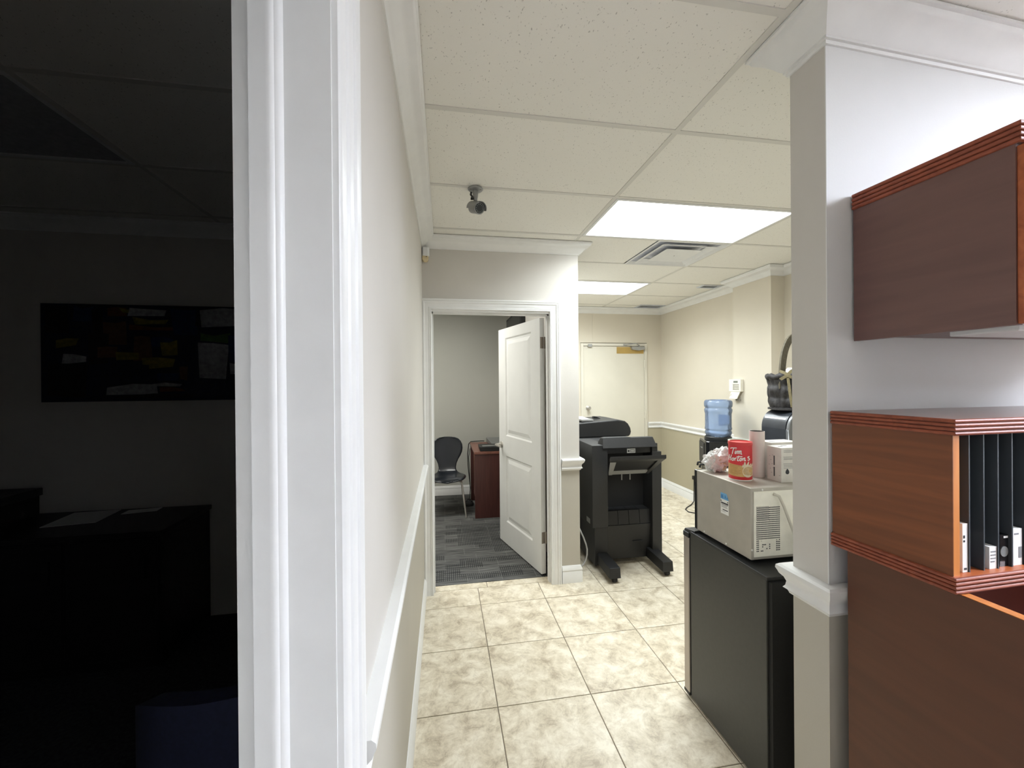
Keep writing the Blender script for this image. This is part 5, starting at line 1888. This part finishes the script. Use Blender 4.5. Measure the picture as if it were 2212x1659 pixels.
# ---------------------------------------------------------------- cherry cabinets at the right
CANG = R(1.5)


def reed_box(b_, x0, y0, x1, y1, z0, z1, n=4):
    """slab with horizontal reeds along its front and left edges"""
    b_.m(1).box(x0 + 0.003, y0 + 0.003, z0, x1, y1, z1)
    b_.m(0)
    h = (z1 - z0) / n
    for k in range(n):
        zc = z0 + h * (k + 0.5)
        pr_ = []
        for q in range(7):
            a = -math.pi / 2 + math.pi * q / 6
            pr_.append((0.005 * math.cos(a), zc + h * 0.47 * math.sin(a)))
        b_.sweep([(0.0, zc - h * 0.47)] + pr_ + [(0.0, zc + h * 0.47)], [(x0 + 0.003, y1), (x0 + 0.003, y0 + 0.003), (x1, y0 + 0.003)], xy(0), side=-1)


hu = thing('desktop_hutch', 'cherry desktop organiser with black upright dividers and reeded edges', 'organiser', PIV)
HX0, HX1, HY0, HY1, HZ0, HZ1 = 1.076, 1.98, 0.704, 0.983, 1.060, 1.439
b = MB(); reed_box(b, HX0, HY0, HX1, HY1, HZ1 - 0.036, HZ1)
O(b, 'top', [M['cherry_reed'], M['cherry_top']], hu, smooth=35)
b = MB(); reed_box(b, HX0, HY0, HX1, HY1, HZ0, HZ0 + 0.036)
O(b, 'bottom_shelf', [M['cherry_reed'], M['cherry_front']], hu, smooth=35)
b = MB()
b.box(HX0 + 0.005, HY0 + 0.008, HZ0 + 0.036, HX0 + 0.007, HY1, HZ1 - 0.036)
b.m(1).box(HX0 + 0.007, HY0 + 0.008, HZ0 + 0.036, HX0 + 0.024, HY1, HZ1 - 0.036)
O(b, 'side_panel', [M['cherry_side'], M['cherry_edge']], hu)
b = MB(); b.box(HX1 - 0.02, HY0 + 0.008, HZ0 + 0.036, HX1, HY1, HZ1 - 0.036)
O(b, 'side_panel', M['cherry_side'], hu)
b = MB(); b.box(HX0 + 0.024, HY1 - 0.012, HZ0 + 0.036, HX1 - 0.02, HY1 - 0.004, HZ1 - 0.036)
O(b, 'back_panel', M['black_matte'], hu)
DIVX = [1.1420 + 0.0425 * k for k in range(19)]
M['divider'] = mat('divider_plastic', (62, 68, 73), 0.5)
for k, x in enumerate(DIVX):
    b = MB()
    b.box(x - 0.0017, HY0 + 0.016, HZ0 + 0.036, x + 0.0017, HY1 - 0.012, HZ1 - 0.036)
    O(b, 'divider', M['divider'], hu)


def in_slot(name, x0, y0, z0, x1, y1, z1, mats, label, cat, extra=None):
    b_ = MB()
    b_.m(0).box(x0, y0, z0, x1, y1, z1)
    if extra:
        for (u0, w0, u1, w1, k) in extra:
            b_.m(k).box(x0 + (x1 - x0) * u0, y0 - 0.0006, z0 + (z1 - z0) * w0, x0 + (x1 - x0) * u1, y0 + 0.0002, z0 + (z1 - z0) * w1)
    o = O(b_, name, mats, org=PIV)
    o.rotation_euler.z = CANG
    tag(o, label, cat)
    return o


S0 = HZ0 + 0.0362
in_slot('booklet', 1.1245, 0.722, S0, 1.1390, 0.93, S0 + 0.108, [M['paper'], M['label_dark']], 'tall white booklet spine in the leftmost organiser slot', 'booklet',
        [(0.15, 0.70, 0.45, 0.76, 1), (0.15, 0.62, 0.45, 0.66, 1), (0.3, 0.05, 0.8, 0.09, 1)])
in_slot('brochure', 1.1660, 0.745, S0, 1.1760, 0.93, S0 + 0.080, [M['purple'], M['paper']], 'purple and white brochure leaning in the second organiser slot', 'brochure',
        [(0.0, 0.66, 1.0, 0.98, 1), (0.0, 0.34, 0.8, 0.46, 1)])
in_slot('index_card', 1.2030, 0.722, S0, 1.2245, 0.90, S0 + 0.050, [M['paper'], M['label_grey']], 'short white card with grey print lines in the third organiser slot', 'card',
        [(0.15, 0.75, 0.85, 0.80, 1), (0.15, 0.60, 0.85, 0.65, 1), (0.15, 0.45, 0.85, 0.50, 1), (0.15, 0.3, 0.7, 0.35, 1)])
cd1 = in_slot('magazine', 1.2420, 0.726, S0, 1.2665, 0.92, S0 + 0.072, [M['black_gloss'], M['paper']], 'black magazine with a pale round picture in the fourth organiser slot', 'magazine',
              [(0.45, 0.90, 0.95, 0.96, 1)])
b = MB()
b.lathe([(0.0118, 0.0), (0.0118, -0.0008)], (1.2540, 0.7258, S0 + 0.034), 20, 'y')
O(b, 'round_picture', M['laptop'], cd1)
in_slot('leaflet', 1.2790, 0.724, S0, 1.3060, 0.92, S0 + 0.084, [M['paper'], M['label_grey']], 'white leaflet with grey print in the rightmost visible organiser slot', 'leaflet',
        [(0.6, 0.2, 0.95, 0.5, 1), (0.1, 0.84, 0.6, 0.88, 1)])
hu.rotation_euler.z = CANG

uc = thing('wall_cabinet', 'dark cherry wall cabinet with reeded top edge mounted on the white wall', 'cabinet', PIV)
UX0, UX1, UY0, UY1, UZ0, UZ1 = 1.157, 2.06, 0.645, 0.985, 1.637, 2.056
b = MB(); reed_box(b, UX0, UY0, UX1, UY1, UZ1 - 0.045, UZ1)
O(b, 'top', [M['cherry_reed'], M['cherry_top']], uc, smooth=35)
b = MB(); b.box(UX0 + 0.004, UY0 + 0.010, UZ0, UX0 + 0.022, UY1, UZ1 - 0.045)
M['cherry_upper'] = wood('cherry_upper', (104, 76, 72), (120, 88, 82), 0.38, 'Y', 1.6)  # purple-grey cast of the glossy reflection put into the wood colour
O(b, 'side_panel', M['cherry_upper'], uc)
b = MB(); b.box(UX1 - 0.02, UY0 + 0.010, UZ0, UX1, UY1, UZ1 - 0.045)
O(b, 'side_panel', M['cherry_upper'], uc)
b = MB(); b.box(UX0 + 0.022, UY0 + 0.012, UZ0 + 0.012, UX1 - 0.02, UY1, UZ0 + 0.030).box(UX0 + 0.022, UY1 - 0.012, UZ0 + 0.030, UX1 - 0.02, UY1, UZ1 - 0.045)
O(b, 'bottom_panel', M['cherry_upper'], uc)
for x0 in (UX0 + 0.007, (UX0 + UX1) / 2 + 0.002):
    b = MB(); b.box(x0, UY0 - 0.008, UZ0 + 0.002, x0 + (UX1 - UX0) / 2 - 0.010, UY0 + 0.010, UZ1 - 0.049)
    dd = O(b, 'door', M['cherry_front'], uc, bevel=0.002)
    b = MB(); b.tube([(x0 + 0.38, UY0 - 0.03, UZ0 + 0.06), (x0 + 0.38, UY0 - 0.03, UZ0 + 0.15)], 0.005)
    O(b, 'handle', M['chrome'], dd)
b = MB(); b.box(1.215, 0.68, UZ0 - 0.008, 2.0, 0.80, UZ0 + 0.012)
O(b, 'task_light', M['metal_white'], uc, bevel=0.003)
uc.rotation_euler.z = CANG

lc = thing('pedestal_desk', 'tall brown cherry desk end carrying the organiser', 'desk', PIV)
b = MB()
b.box(1.094, 0.10, 0.0, 1.120, 0.952, 1.0585)
O(b, 'side_panel', M['cherry_low'], lc)
b = MB(); b.box(1.0955, 0.10, 1.0585, 1.1185, 0.952, 1.0598)
O(b, 'top_edge', M['cherry_edge'], lc)
b = MB(); b.box(1.120, 0.930, 0.0, 2.0, 0.952, 1.0595)
O(b, 'back_panel', M['mahogany_in'], lc)
b = MB(); b.box(1.974, 0.10, 0.0, 2.0, 0.930, 1.0595)
O(b, 'side_panel', M['cherry_low'], lc)
b = MB(); b.box(1.120, 0.12, 0.72, 1.974, 0.930, 0.75)
O(b, 'desktop', M['cherry_top'], lc)
lc.rotation_euler.z = R(0.6)
